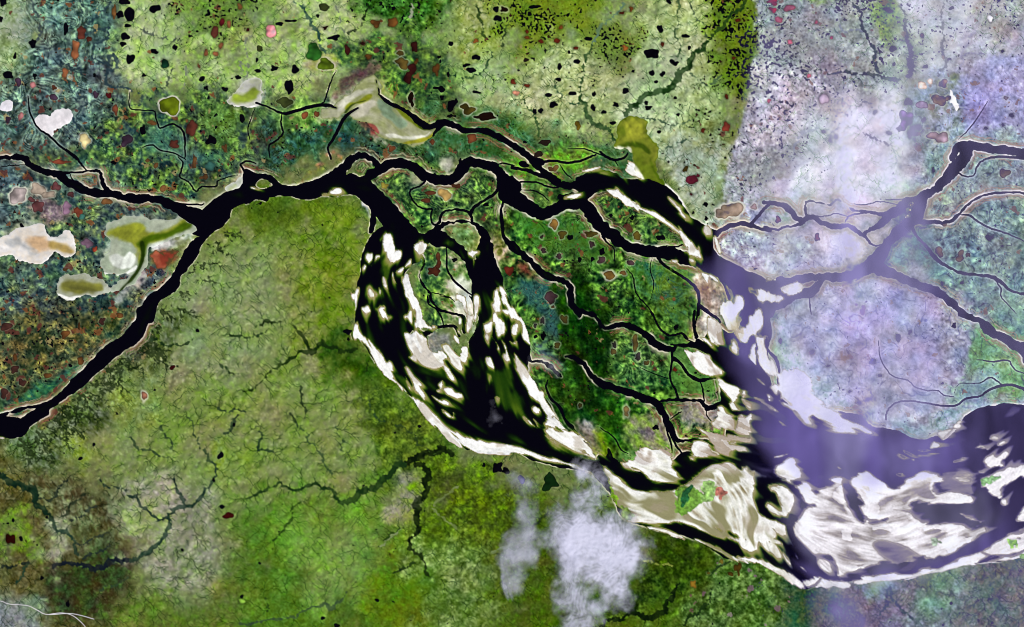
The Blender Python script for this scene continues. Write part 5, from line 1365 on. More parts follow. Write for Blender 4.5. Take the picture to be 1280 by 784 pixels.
# settled green on the southern sand ground and the little wooded isles
GREEN = """
G 6A9C34 : 846,612 858,606 876,614 882,622 870,634 855,644 846,640
G 88B060 : 880,604 892,602 895,612 888,625 880,628 877,620
G 1A5030 : 857,608 866,608 862,618 858,628 852,632 852,618
G 7C9A40 : 776,632 786,636 792,648 784,652 776,642
G 6E9A1C : 756,598 764,610 772,628 770,636 762,624 757,610
G 7AA870 : 1224,599 1242,594 1252,596 1240,603 1228,606
G 8ABA5C : 1261,675 1272,675 1274,682 1264,684
G 9CB09C : 1163,673 1176,674 1178,680 1166,680
G 8EB878 : 1273,695 1284,690 1284,698 1276,700
G 9C5C50 : 894,612 902,611 908,617 902,622 896,618
"""
for code, num, pts in ops(GREEN):
    w = ss((poly_sdf(pts) + n2 * 1.2 + 1) / 2) * (L > .1)
    c = hx(num[0]) * (1 + (MOT * .16)[..., None])
    SCOL = SCOL + (c - SCOL) * (w * .92)[..., None]
wash3 = ss((SB * .6 + n8 * .5 + .1) / .8) * ss((L - .1) / .2) * ss((GX - 770) / 20) * ss((960 - GX) / 20) * ss((GY - 390) / 30) * ss((600 - GY) / 20) * .65
SCOL = SCOL + (np.where((st_m > .2)[..., None], hx('9C8A78'), hx('C4BAB4')) - SCOL) * wash3[..., None]
s_on = ss((L - .02) / .22)
isl = F > 0
landw = np.where(FV > 0, s_on, 1.0)
GROUND = G + (SCOL - G) * landw[..., None]
GROUND = GROUND + (GROUND - np.stack([gb(GROUND[..., k], .9) for k in range(3)], -1)) * .55
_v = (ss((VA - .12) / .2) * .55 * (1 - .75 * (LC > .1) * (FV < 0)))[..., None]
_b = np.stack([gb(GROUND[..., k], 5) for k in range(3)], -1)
GROUND = GROUND + (_b * 1.10 + .02 - GROUND) * _v  # haze painted into the ground colour: paler and softer under the veil
GROUND = np.clip(GROUND, .01, 1)
WATER = np.clip(SCOL, .008, 1)
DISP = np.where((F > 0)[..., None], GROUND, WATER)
E_LIGHT = np.array([1.43, 1.46, 1.54], np.float32)        # light that reaches flat ground, for choosing base colours
V_0 = np.array([.215, .155, .540], np.float32)
V_1 = np.array([.560, .545, .700], np.float32)
VALB = V_0 + (V_1 - V_0) * VW[..., None]


def lin(c):
    c = np.clip(c, 0, 1)
    return np.where(c <= .04045, c / 12.92, ((c + .055) / 1.055) ** 2.4).astype(np.float32)


def base(c, sl=(slice(None), slice(None))):
    """base colour of a surface of seen colour c that lies under the veil"""
    a = VA[sl][..., None]
    return np.clip((lin(c) / E_LIGHT - VALB[sl] * a) / (1 - a) ** 2, .0004, .86)


# ---------------------------------------------------------------- relief
land = ss(F / 5)
REL = nrm(noise(1.8) + noise(3.2) * 1.3)
HT = land * (.5 + P_DE * ss(F / 14) * (1.8 + n20 * .5 + n8 * .4 + REL * .7 - VAL * .75) + n2 * .05 + P_SW * SWIRL * .10 * ss(F / 3) + np.clip(L, 0, 1) * .15)
HT = np.where(F > 0, np.minimum(HT, F * .9) if False else HT + np.clip(F, 0, 1) * .12, np.clip(F * .35, -1.2, 0))
HT = HT.astype(np.float32)

# ---------------------------------------------------------------- pieces of land
def label(mask):
    lab = np.zeros(NX * NY, np.int32)
    m = mask.copy(); m[0, :] = m[-1, :] = m[:, 0] = m[:, -1] = False
    mf = m.ravel().tolist()
    out = []
    n = 0
    idx = np.nonzero(m.ravel())[0].tolist()
    offs = (-1, 1, -NX, NX, -NX - 1, -NX + 1, NX - 1, NX + 1)
    for s0 in idx:
        if mf[s0]:
            n += 1
            mf[s0] = False
            st = [s0]; cells = [s0]
            while st:
                i = st.pop()
                for o in offs:
                    j = i + o
                    if mf[j]:
                        mf[j] = False
                        st.append(j); cells.append(j)
            out.append(np.array(cells, np.int64))
    return out


comps = label(F > 0)
big = []
for c in comps:
    if len(c) < 14:
        F.ravel()[c] = -.15; HT.ravel()[c] = -.05
    else:
        big.append(c)
comps = sorted(big, key=lambda c: -len(c))
pcomps = sorted(label(PN > 0), key=lambda c: -len(c))
# ================================================================= Blender
import bpy

scene = bpy.context.scene
SC = 0.1
CX, CY = 640.0, 392.0


def WX(x):
    return (x - CX) * SC


def WY(y):
    return (CY - y) * SC


# ---------------------------------------------------------------- materials
def new_mat(name):
    m = bpy.data.materials.new(name)
    m.use_nodes = True
    nt = m.node_tree
    for n in list(nt.nodes):
        nt.nodes.remove(n)
    return m, nt, nt.nodes.new('ShaderNodeOutputMaterial')


def surface_mat(name, rough=.9, spec=.0, grain=.10, gscale=9.0, bump=0.0, color=None):
    """ground cover: the surveyed tint of the sheet broken up by two scales of procedural grain"""
    m, nt, out = new_mat(name)
    N, Lk = nt.nodes, nt.links
    b = N.new('ShaderNodeBsdfPrincipled')
    b.inputs['Roughness'].default_value = rough
    b.inputs['Specular IOR Level'].default_value = spec
    tc = N.new('ShaderNodeTexCoord')
    n1_ = N.new('ShaderNodeTexNoise'); n1_.inputs['Scale'].default_value = gscale; n1_.inputs['Detail'].default_value = 5; n1_.inputs['Roughness'].default_value = .65
    Lk.new(tc.outputs['Object'], n1_.inputs['Vector'])
    mr = N.new('ShaderNodeMapRange')
    mr.inputs['From Min'].default_value = .3; mr.inputs['From Max'].default_value = .7
    mr.inputs['To Min'].default_value = 1 - grain; mr.inputs['To Max'].default_value = 1 + grain
    Lk.new(n1_.outputs['Fac'], mr.inputs['Value'])
    mul = N.new('ShaderNodeVectorMath'); mul.operation = 'SCALE'
    if color is None:
        at = N.new('ShaderNodeAttribute'); at.attribute_name = 'Tint'
        Lk.new(at.outputs['Color'], mul.inputs[0])
    else:
        rgb = N.new('ShaderNodeRGB'); rgb.outputs[0].default_value = (*color, 1)
        Lk.new(rgb.outputs[0], mul.inputs[0])
    Lk.new(mr.outputs['Result'], mul.inputs['Scale'])
    Lk.new(mul.outputs['Vector'], b.inputs['Base Color'])
    if bump:
        bp = N.new('ShaderNodeBump'); bp.inputs['Strength'].default_value = bump; bp.inputs['Distance'].default_value = .05
        Lk.new(n1_.outputs['Fac'], bp.inputs['Height']); Lk.new(bp.outputs['Normal'], b.inputs['Normal'])
    Lk.new(b.outputs['BSDF'], out.inputs['Surface'])
    return m


def vapour_mat(name, color, ripple):
    """thin cloud: diffuse droplets over clear air, cover given per vertex and broken by noise"""
    m, nt, out = new_mat(name)
    N, Lk = nt.nodes, nt.links
    tr = N.new('ShaderNodeBsdfTransparent'); df = N.new('ShaderNodeBsdfDiffuse')
    if color:
        df.inputs['Color'].default_value = (*color, 1)
    else:
        ta = N.new('ShaderNodeAttribute'); ta.attribute_name = 'Tint'
        Lk.new(ta.outputs['Color'], df.inputs['Color'])
    mx = N.new('ShaderNodeMixShader')
    at = N.new('ShaderNodeAttribute'); at.attribute_name = 'Cover'
    fac = at.outputs['Fac']
    if ripple:
        tc = N.new('ShaderNodeTexCoord')
        ns = N.new('ShaderNodeTexNoise'); ns.inputs['Scale'].default_value = 3.2; ns.inputs['Detail'].default_value = 6; ns.inputs['Roughness'].default_value = .7
        Lk.new(tc.outputs['Object'], ns.inputs['Vector'])
        mr = N.new('ShaderNodeMapRange'); mr.inputs['From Min'].default_value = .35; mr.inputs['From Max'].default_value = .65
        mr.inputs['To Min'].default_value = 1 - ripple; mr.inputs['To Max'].default_value = 1 + ripple * .6
        Lk.new(ns.outputs['Fac'], mr.inputs['Value'])
        mu = N.new('ShaderNodeMath'); mu.operation = 'MULTIPLY'; mu.use_clamp = True
        Lk.new(fac, mu.inputs[0]); Lk.new(mr.outputs['Result'], mu.inputs[1])
        fac = mu.outputs[0]
    Lk.new(fac, mx.inputs['Fac']); Lk.new(tr.outputs[0], mx.inputs[1]); Lk.new(df.outputs[0], mx.inputs[2])
    Lk.new(mx.outputs[0], out.inputs['Surface'])
    return m


M_LAND = surface_mat('tundra_ground', 1.0, 0, .12, 11, 0)
M_SAND = surface_mat('river_sand', .95, 0, .06, 8, 0)
M_WATER = surface_mat('river_water', .4, .0, .10, 2.5, 0)
M_LAKE = surface_mat('lake_water', .4, .0, .12, 3.5, 0)
M_ROAD = surface_mat('gravel_road', .9, 0, .1, 20, 0, (.5, .47, .47))
M_VEIL = vapour_mat('veil', None, 0)
M_CLOUD = vapour_mat('cirrus', (.56, .55, .66), .06)

VERT_XY = np.stack([WX(GX).ravel(), WY(GY).ravel()], 1).astype(np.float32)


def add_mesh(name, co, quads, mat, tint=None, cover=None, smooth=True):
    me = bpy.data.meshes.new(name)
    nq = len(quads)
    me.vertices.add(len(co)); me.vertices.foreach_set('co', np.ascontiguousarray(co, np.float32).ravel())
    me.loops.add(nq * 4); me.loops.foreach_set('vertex_index', np.ascontiguousarray(quads, np.int32).ravel())
    me.polygons.add(nq)
    me.polygons.foreach_set('loop_start', np.arange(0, nq * 4, 4, dtype=np.int32))
    if smooth:
        me.polygons.foreach_set('use_smooth', np.ones(nq, bool))
    if tint is not None:
        a = me.color_attributes.new('Tint', 'FLOAT_COLOR', 'POINT')
        c = np.ones((len(co), 4), np.float32); c[:, :3] = tint
        a.data.foreach_set('color', c.ravel())
    if cover is not None:
        a = me.attributes.new('Cover', 'FLOAT', 'POINT')
        a.data.foreach_set('value', np.ascontiguousarray(cover, np.float32).ravel())
    me.update(calc_edges=True)
    me.materials.append(mat)
    o = bpy.data.objects.new(name, me)
    scene.collection.objects.link(o)
    return o


def sheet(name, use, z, mat, tint=None, cover=None, box=None):
    """a piece of the survey grid: every cell that has a corner in USE, built where it stands"""
    j0, j1, i0, i1 = box if box else (0, NY, 0, NX)
    u = use if use.shape == (j1 - j0, i1 - i0) else use[j0:j1, i0:i1]
    cell = u[:-1, :-1] | u[1:, :-1] | u[:-1, 1:] | u[1:, 1:]
    jj, ii = np.nonzero(cell)
    if len(jj) == 0:
        return None
    W = i1 - i0
    a = jj * W + ii
    q = np.stack([a, a + W, a + W + 1, a + 1], 1)
    ids, inv = np.unique(q.ravel(), return_inverse=True)
    q = inv.reshape(-1, 4)
    vj = ids // W + j0; vi = ids % W + i0
    gid = vj * NX + vi
    zz = z.ravel()[ids] if z.shape == (j1 - j0, W) else z.ravel()[gid]
    co = np.empty((len(ids), 3), np.float32)
    co[:, :2] = VERT_XY[gid]; co[:, 2] = zz * SC
    # the thing's origin stands at its middle
    t = tint.reshape(-1, 3)[gid] if tint is not None and tint.ndim == 3 else tint
    cv = cover.ravel()[gid] if cover is not None else None
    mid = co.mean(0); mid[2] = 0
    o = add_mesh(name, co - mid, q, mat, t, cv)
    o.location = [float(v) for v in mid]
    return o


def tag(o, label=None, cat=None, group=None, kind=None):
    if label: o['label'] = label
    if cat: o['category'] = cat
    if group: o['group'] = group
    if kind: o['kind'] = kind
    return o


# ---------------------------------------------------------------- base colours under the veil
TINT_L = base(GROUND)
TINT_W = base(WATER)

# ---------------------------------------------------------------- names of the pieces of land
LANDS = """
730,459|delta_island|wide dark green delta island of scroll bars reaching down to the lower distributary
757,342|delta_island|green lake-dotted delta island below the central channel, paler along its eastern edge
1098,651|sand_flat|vast streaked white and grey sand flat in the hazy gulf
991,312|delta_island|lavender island east of the main channel, ringed by thin hazy creeks
547,389|delta_island|green island with pink scars and a white sandy southern lobe inside the braided bay
883,535|delta_island|small green island fraying into brown and white mud by the gulf
799,278|delta_island|almond-shaped dark green island under the broad northern channel
897,384|delta_island|pale green island edged by brown and white mud beside the main channel
570,240|delta_island|rounded green island with a tan lake, south of the humped river bends
505,245|delta_island|wedge of green land with a small yellow pond where the river forks
871,453|delta_island|light green islet with white mud between two eastern creeks
1254,600|sandbar|long white sandbar with a small green patch in the eastern gulf
581,296|delta_island|teardrop islet of green and pink with a white tail above the braided bay
683,242|delta_island|thin green and brown islet between the two northern channels
900,490|delta_island|green islet with a red-pink scar and a white muddy shore
856,479|delta_island|bright green islet enclosed by three thin creeks
969,272|delta_island|greyish islet in the fork of the hazy eastern creek
573,338|delta_island|pale green strip with crimson specks beside the wide inner channel
977,626|sandbar|round white sandbar with a dark pool in the ring channel
1110,284|delta_island|long pale islet inside the hazy eastern braid
985,588|sandbar|smooth bright white oval sandbar north of the ring channel
621,416|sandbar|long ragged white sandbar in the middle of the eastern braids
1079,276|delta_island|thin lavender islet in the upper strand of the hazy braid
655,219|delta_island|narrow green islet split by little creeks in the northern channel
1221,202|delta_island|slim lavender islet beside the north-eastern river bend
110,224|delta_island|small blue-green islet enclosed by the western river and its loop
478,310|sandbar|tall white sandbar with a notched foot at the head of the braided bay
994,359|sandbar|greyish lozenge sandbar where the hazy river meets the main channel
450,209|river_island|white-rimmed island with a rusty crest in the river narrows
958,370|sandbar|white wedge-shaped sandbar with a dark corner in the purple channel
1244,574|sandbar|bright white two-pronged sandbar in the dark eastern gulf
568,270|delta_island|tiny green islet enclosed by the horseshoe creek
520,480|sandbar|white streaky shoal against the south-western shore of the braided bay
1204,597|sandbar|grey curved mudbar off the northern edge of the sand flat
1042,273|delta_island|small lavender islet at the start of the hazy braid
562,489|sandbar|flat-topped white bar in the lower braided bay
1030,706|sandbar|grey-white sandbar cut off by a narrow loop near the southern coast
918,434|sandbar|small brown-edged sandbar in the middle of the main channel
479,391|sandbar|olive and white crescent shoal in the western braids
932,501|sandbar|short white spit off the muddy shore of the main channel
847,260|sandbar|slender white bar beside the northern bank of the broad channel
1165,558|sandbar|white tapered bar trailing a grey tail in the gulf
464,366|sandbar|pair-shaped white bar near the western shore of the bay
612,453|sandbar|white tooth-shaped bar low in the eastern braids
643,411|sandbar|small bright oval bar close to the eastern shore of the bay
511,395|sandbar|white triangular bar beside the pink-scarred island
552,501|sandbar|thin curved white bar above the lower basin
461,322|sandbar|white blob bar high on the western side of the bay
457,387|sandbar|speckled white patch of sand by the far western shore
1243,547|sandbar|small white bar just above the two-pronged one
1227,558|sandbar|little white hump north of the curved mudbar
959,506|sandbar|faint grey bar in the purple channel
559,517|sandbar|hook-shaped tan bar near the bottom of the lower basin
670,512|sandbar|slim yellowish bar beside the streaked white shoals
1211,647|sandbar|short white streak in the dark eastern inlet
1252,553|sandbar|tiny white bar east of the two-pronged one
481,353|sandbar|thin white sliver in the upper braids
659,526|sandbar|thin white blade beside the hooked yellow bar
1199,575|sandbar|small white cap at the tip of a grey tail
1135,566|sandbar|tiny white bar off the gulf's hazy northern shore
510,481|sandbar|narrow dash of sand along the south-western shoal
865,325|sandbar|tiny white bar in the mouth of the central channel
471,321|sandbar|small white split bar high in the western braids
455,334|sandbar|tiny white bar hugging the upper western shore
333,229|river_island|little green and rust island in the loop west of the main narrows
413,241|sandbar|short white bar against the upland shore of the main river
25,517|river_island|thin rusty island in the lower western river near its bend
951,477|sandbar|pale speck of sand in the dark purple channel
"""
seeds = []
for ln in LANDS.strip().splitlines():
    p, nm, lb = ln.split('|')
    x, y = [float(v) for v in p.split(',')]
    seeds.append([x, y, nm, lb])
used = set()
for c in comps:
    cx = float((c % NX).mean()) + X0; cy = float((c // NX).mean()) + Y0
    use = np.zeros(NX * NY, bool); use[c] = True; use = use.reshape(NY, NX)
    vi = c % NX; vj = c // NX
    touch = vi.min() <= 2 or vi.max() >= NX - 3 or vj.min() <= 2 or vj.max() >= NY - 3
    box = (max(0, int(vj.min()) - 2), min(NY, int(vj.max()) + 3), max(0, int(vi.min()) - 2), min(NX, int(vi.max()) + 3))
    veg = float((FV.ravel()[c] > 0).mean())
    mat = M_LAND if veg > .5 else M_SAND
    if touch:
        o = sheet('ground', use, HT, mat, TINT_L, box=box)
        tag(o, kind='structure')
        continue
    best = None
    for k, s in enumerate(seeds):
        d = math.hypot(s[0] - cx, s[1] - cy)
        if k not in used and d < 6 + math.sqrt(len(c)) * .12 and (best is None or d < best[0]):
            best = (d, k)
    if best:
        used.add(best[1]); s = seeds[best[1]]
        o = sheet(s[2], use, HT, mat, TINT_L, box=box)
        tag(o, s[3], s[2].replace('_', ' ') if s[2] != 'river_island' else 'island')
        if s[2] == 'delta_island': o['category'] = 'island'
    else:
        if veg > .5:
            o = sheet('river_islet', use, HT, mat, TINT_L, box=box)
            tag(o, 'tiny green islet caught between thin creeks', 'islet', 'tiny islets between creeks')
        elif cx < 750:
            o = sheet('sandbar', use, HT, mat, TINT_L, box=box)
            tag(o, 'tiny white sand speck in the braided bay', 'sandbar', 'tiny sand specks in the braided bay')
        else:
            o = sheet('sandbar', use, HT, mat, TINT_L, box=box)
            tag(o, 'tiny white sand speck in the hazy eastern waters', 'sandbar', 'tiny sand specks in the eastern waters')

# the far country beyond the surveyed part, one coarse sheet below everything
far = bpy.data.meshes.new('ground')
xs = np.linspace(-6000, 7280, 60); ys = np.linspace(-5500, 6300, 60)
fx, fy_ = np.meshgrid(xs, ys)
fco = np.stack([WX(fx).ravel(), WY(fy_).ravel(), np.full(fx.size, -.6)], 1)
a = (np.arange(59)[:, None] * 60 + np.arange(59)[None, :]).ravel()
add = add_mesh('ground', fco, np.stack([a, a + 60, a + 61, a + 1], 1), surface_mat('far_tundra', 1, 0, .4, .15, 0, (.07, .09, .035)))
tag(add, kind='structure')

# ---------------------------------------------------------------- the rivers and the gulf: one sheet of water at level zero
wt = sheet('river_water', F < 2.0, np.zeros((NY, NX), np.float32), M_WATER, TINT_W)
tag(wt, kind='structure')

# ---------------------------------------------------------------- lakes and ponds
MARKS = [(338, 40, 'round pink lake'), (392, 65, 'dark green round lake'), (211, 132, 'olive lake with the white rim'), (310, 118, 'olive and white mudflat'),
         (95, 64, 'big rust-orange pond'), (67, 153, 'white pan in the north-west'), (106, 175, 'cream pond'), (583, 135, 'olive-brown rimmed lake'),
         (480, 140, 'streaked sand basin'), (815, 67, 'biggest northern black lake'), (803, 170, 'olive lagoon'), (910, 262, 'tan lake by the veil edge'),
         (866, 224, 'maroon lake'), (556, 243, 'tan lake on the rounded island'), (543, 340, 'rust lake in the bay'), (762, 343, 'ochre lake of the delta'),
         (690, 372, 'dark grey-red round pond'), (783, 515, 'long tan lake in the lower delta'), (44, 300, 'cream salt pan'), (105, 357, 'olive oblong lagoon'),
         (170, 300, 'grey-green lagoon'), (180, 495, 'salmon lake on the plateau'), (285, 645, 'crimson southern plain lake'), (12, 674, 'far south-western maroon lake'),
         (918, 712, 'brown double southern lake'), (621, 585, 'black lake behind the white coast'), (1132, 150, 'lilac lake'), (1172, 171, 'curved tan lake'),
         (1115, 61, 'purple lake'), (1110, 12, 'crimson lake under the veil'), (1174, 315, 'brown-grey eastern marsh lake'), (1236, 298, 'twin indigo ponds'),
         (1015, 440, 'lavender plain indigo pond'), (1190, 663, 'small green islet in the sand flat'), (1170, 120, 'thin white strip in the veil'),
         (100, 250, 'rusty marsh'), (60, 480, 'green striped river shore'), (720, 20, 'densest black pond field'), (250, 40, 'pond-dotted light plain'),
         (530, 30, 'dark green northern wood'), (1020, 60, 'grey pond field under the veil'), (1240, 20, 'pale north-eastern corner'), (1120, 770, 'grey southern shore')]
DIRS = ['east', 'south-east', 'south', 'south-west', 'west', 'north-west', 'north', 'north-east']
lab_count = {}


def place_text(x, y, rank=0):
    ds = sorted((math.hypot(x - mx, y - my), mx, my, t) for mx, my, t in MARKS)
    ds = [d for d in ds if d[0] > 3.5]
    d, mx, my, t = ds[rank]
    k = int(round(math.atan2(y - my, x - mx) / (math.pi / 4))) % 8
    how = 'just ' if d < 16 else ('' if d < 45 else 'well ')
    return f'{how}{DIRS[k]} of the {t}'


def shape_text(lk):
    r = max(lk['rx'], lk['ry']); q = r / max(min(lk['rx'], lk['ry']), .1)
    sz = 'tiny' if r < 2.6 else 'small' if r < 4.2 else 'medium' if r < 7 else 'large'
    sh = 'round' if q < 1.25 else 'oval' if q < 1.9 else 'long'
    return f'{sz} {sh}'


CF = np.zeros((NY, NX, 3), np.float32)


def make_water(nm, d, sl, colr, cov):
    j0, j1, i0, i1 = sl
    z = HT[j0:j1, i0:i1] + np.clip(d * .30, -.5, .25) + .02 * np.sign(d)
    dull = .12 if float(colr.mean()) > .12 else .05
    cf = CF
    colr = colr * .84 + colr.mean() * .12 if colr.mean() > .12 and colr[0] > colr[2] * 1.6 else colr
    loc = (colr * (1 - .18 * (colr[0] > colr[2] * 2.2)))[None, None, :] * (1 + dull * (n4[j0:j1, i0:i1] + .6 * n2[j0:j1, i0:i1]))[..., None] * (1 - .28 * np.exp(-(d / 1.2) ** 2))[..., None]
    cf[j0:j1, i0:i1] = base(loc, (slice(j0, j1), slice(i0, i1)))
    return sheet(nm, d > 0, z, M_LAKE, cf, box=sl)


bodies = []
for lk in lakes:
    j0, j1, i0, i1 = lk['sl']
    if (lk['d'] > 0).sum() < 2:
        continue
    bodies.append((lk, (lk['d'] > 0).sum()))
BIGN = {'lake', 'pan'}
seen_lab = {}
todo = []
for lk, n in bodies:
    nm = lk['nm']
    if nm == 'black_pond' and max(lk['rx'], lk['ry']) > 6.2:
        nm = 'black_lake'
    word = nm.replace('_', ' ')
    extra = ' with a pale rim' if lk['rim'] >= .6 else ''
    for rank in (0, 1, 2, 3):
        lb = f"{shape_text(lk)} {word}{extra} {place_text(lk['x'], lk['y'], rank)}"
        if len(lb.split()) > 16:
            lb = lb.replace(' with a pale rim', '')
        if lb not in seen_lab:
            break
    seen_lab.setdefault(lb, []).append(lk)
    todo.append((lk, nm, lb))
for lk, nm, lb in todo:
    j0, j1, i0, i1 = lk['sl']
    cov = float(samp(VA, np.array([lk['x']]), np.array([lk['y']]))[0])
    o = make_water(nm, lk['d'], lk['sl'], lk['col'] * 1.0, cov)
    if o is None:
        continue
    o['kind'] = 'thing'
    tag(o, lb, 'lake' if nm.endswith('lake') else 'salt pan' if nm.endswith('pan') else 'pond')
    if len(seen_lab[lb]) > 1:
        o['group'] = 'alike ponds ' + place_text(lk['x'], lk['y'])
# the largest of the countless little tundra ponds, one by one
NB = 150
NAMED = {}
for c in pcomps[:NB]:
    vi = c % NX; vj = c // NX
    sl = (max(0, int(vj.min()) - 2), min(NY, int(vj.max()) + 3), max(0, int(vi.min()) - 2), min(NX, int(vi.max()) + 3))
    j0, j1, i0, i1 = sl
    keep = np.zeros(NX * NY, bool); keep[c] = True
    kk = keep.reshape(NY, NX)[j0:j1, i0:i1]
    d = np.where(kk, PN[j0:j1, i0:i1], np.minimum(PN[j0:j1, i0:i1], -.02))
    x = float(vi.mean()) + X0; y = float(vj.mean()) + Y0
    cov = float(samp(VA, np.array([x]), np.array([y]))[0])
    colr = hx('07060E') if x < 930 else hx('1C1838')
    o = make_water('tundra_pond', d, sl, colr, cov)
    lb = f'ragged black little tundra pond {place_text(x, y)}'
    NAMED.setdefault(lb, []).append(o)
    tag(o, lb, 'pond')
for lb, os_ in NAMED.items():
    if len(os_) > 1:
        for o in os_:
            o['group'] = lb.replace('ragged black little tundra pond', 'ragged black ponds')
rest = np.full(NX * NY, -1.0, np.float32)
for c in pcomps[NB:]:
    rest[c] = PN.ravel()[c]
rest = rest.reshape(NY, NX)
pon = np.where(rest > 0, rest, np.minimum(PN, -.05))
for c in pcomps[:NB]:
    pass
keepm = rest > 0
zz = HT + np.clip(np.where(keepm, PN, np.minimum(PN, -.02)) * .30, -.5, .25) + .02
pc = np.where((noise(4) > 1.2)[..., None], hx('2A1410'), hx('08070E')) * np.ones((NY, NX, 1), np.float32)
pc = np.where((GX > 940)[..., None], hx('403E66') * (.8 + .4 * ss(n8))[..., None], pc)
o = sheet('tiny_ponds', keepm, zz, M_LAKE, base(pc))
tag(o, 'countless tiny dark ponds peppering the tundra', 'ponds', kind='stuff')

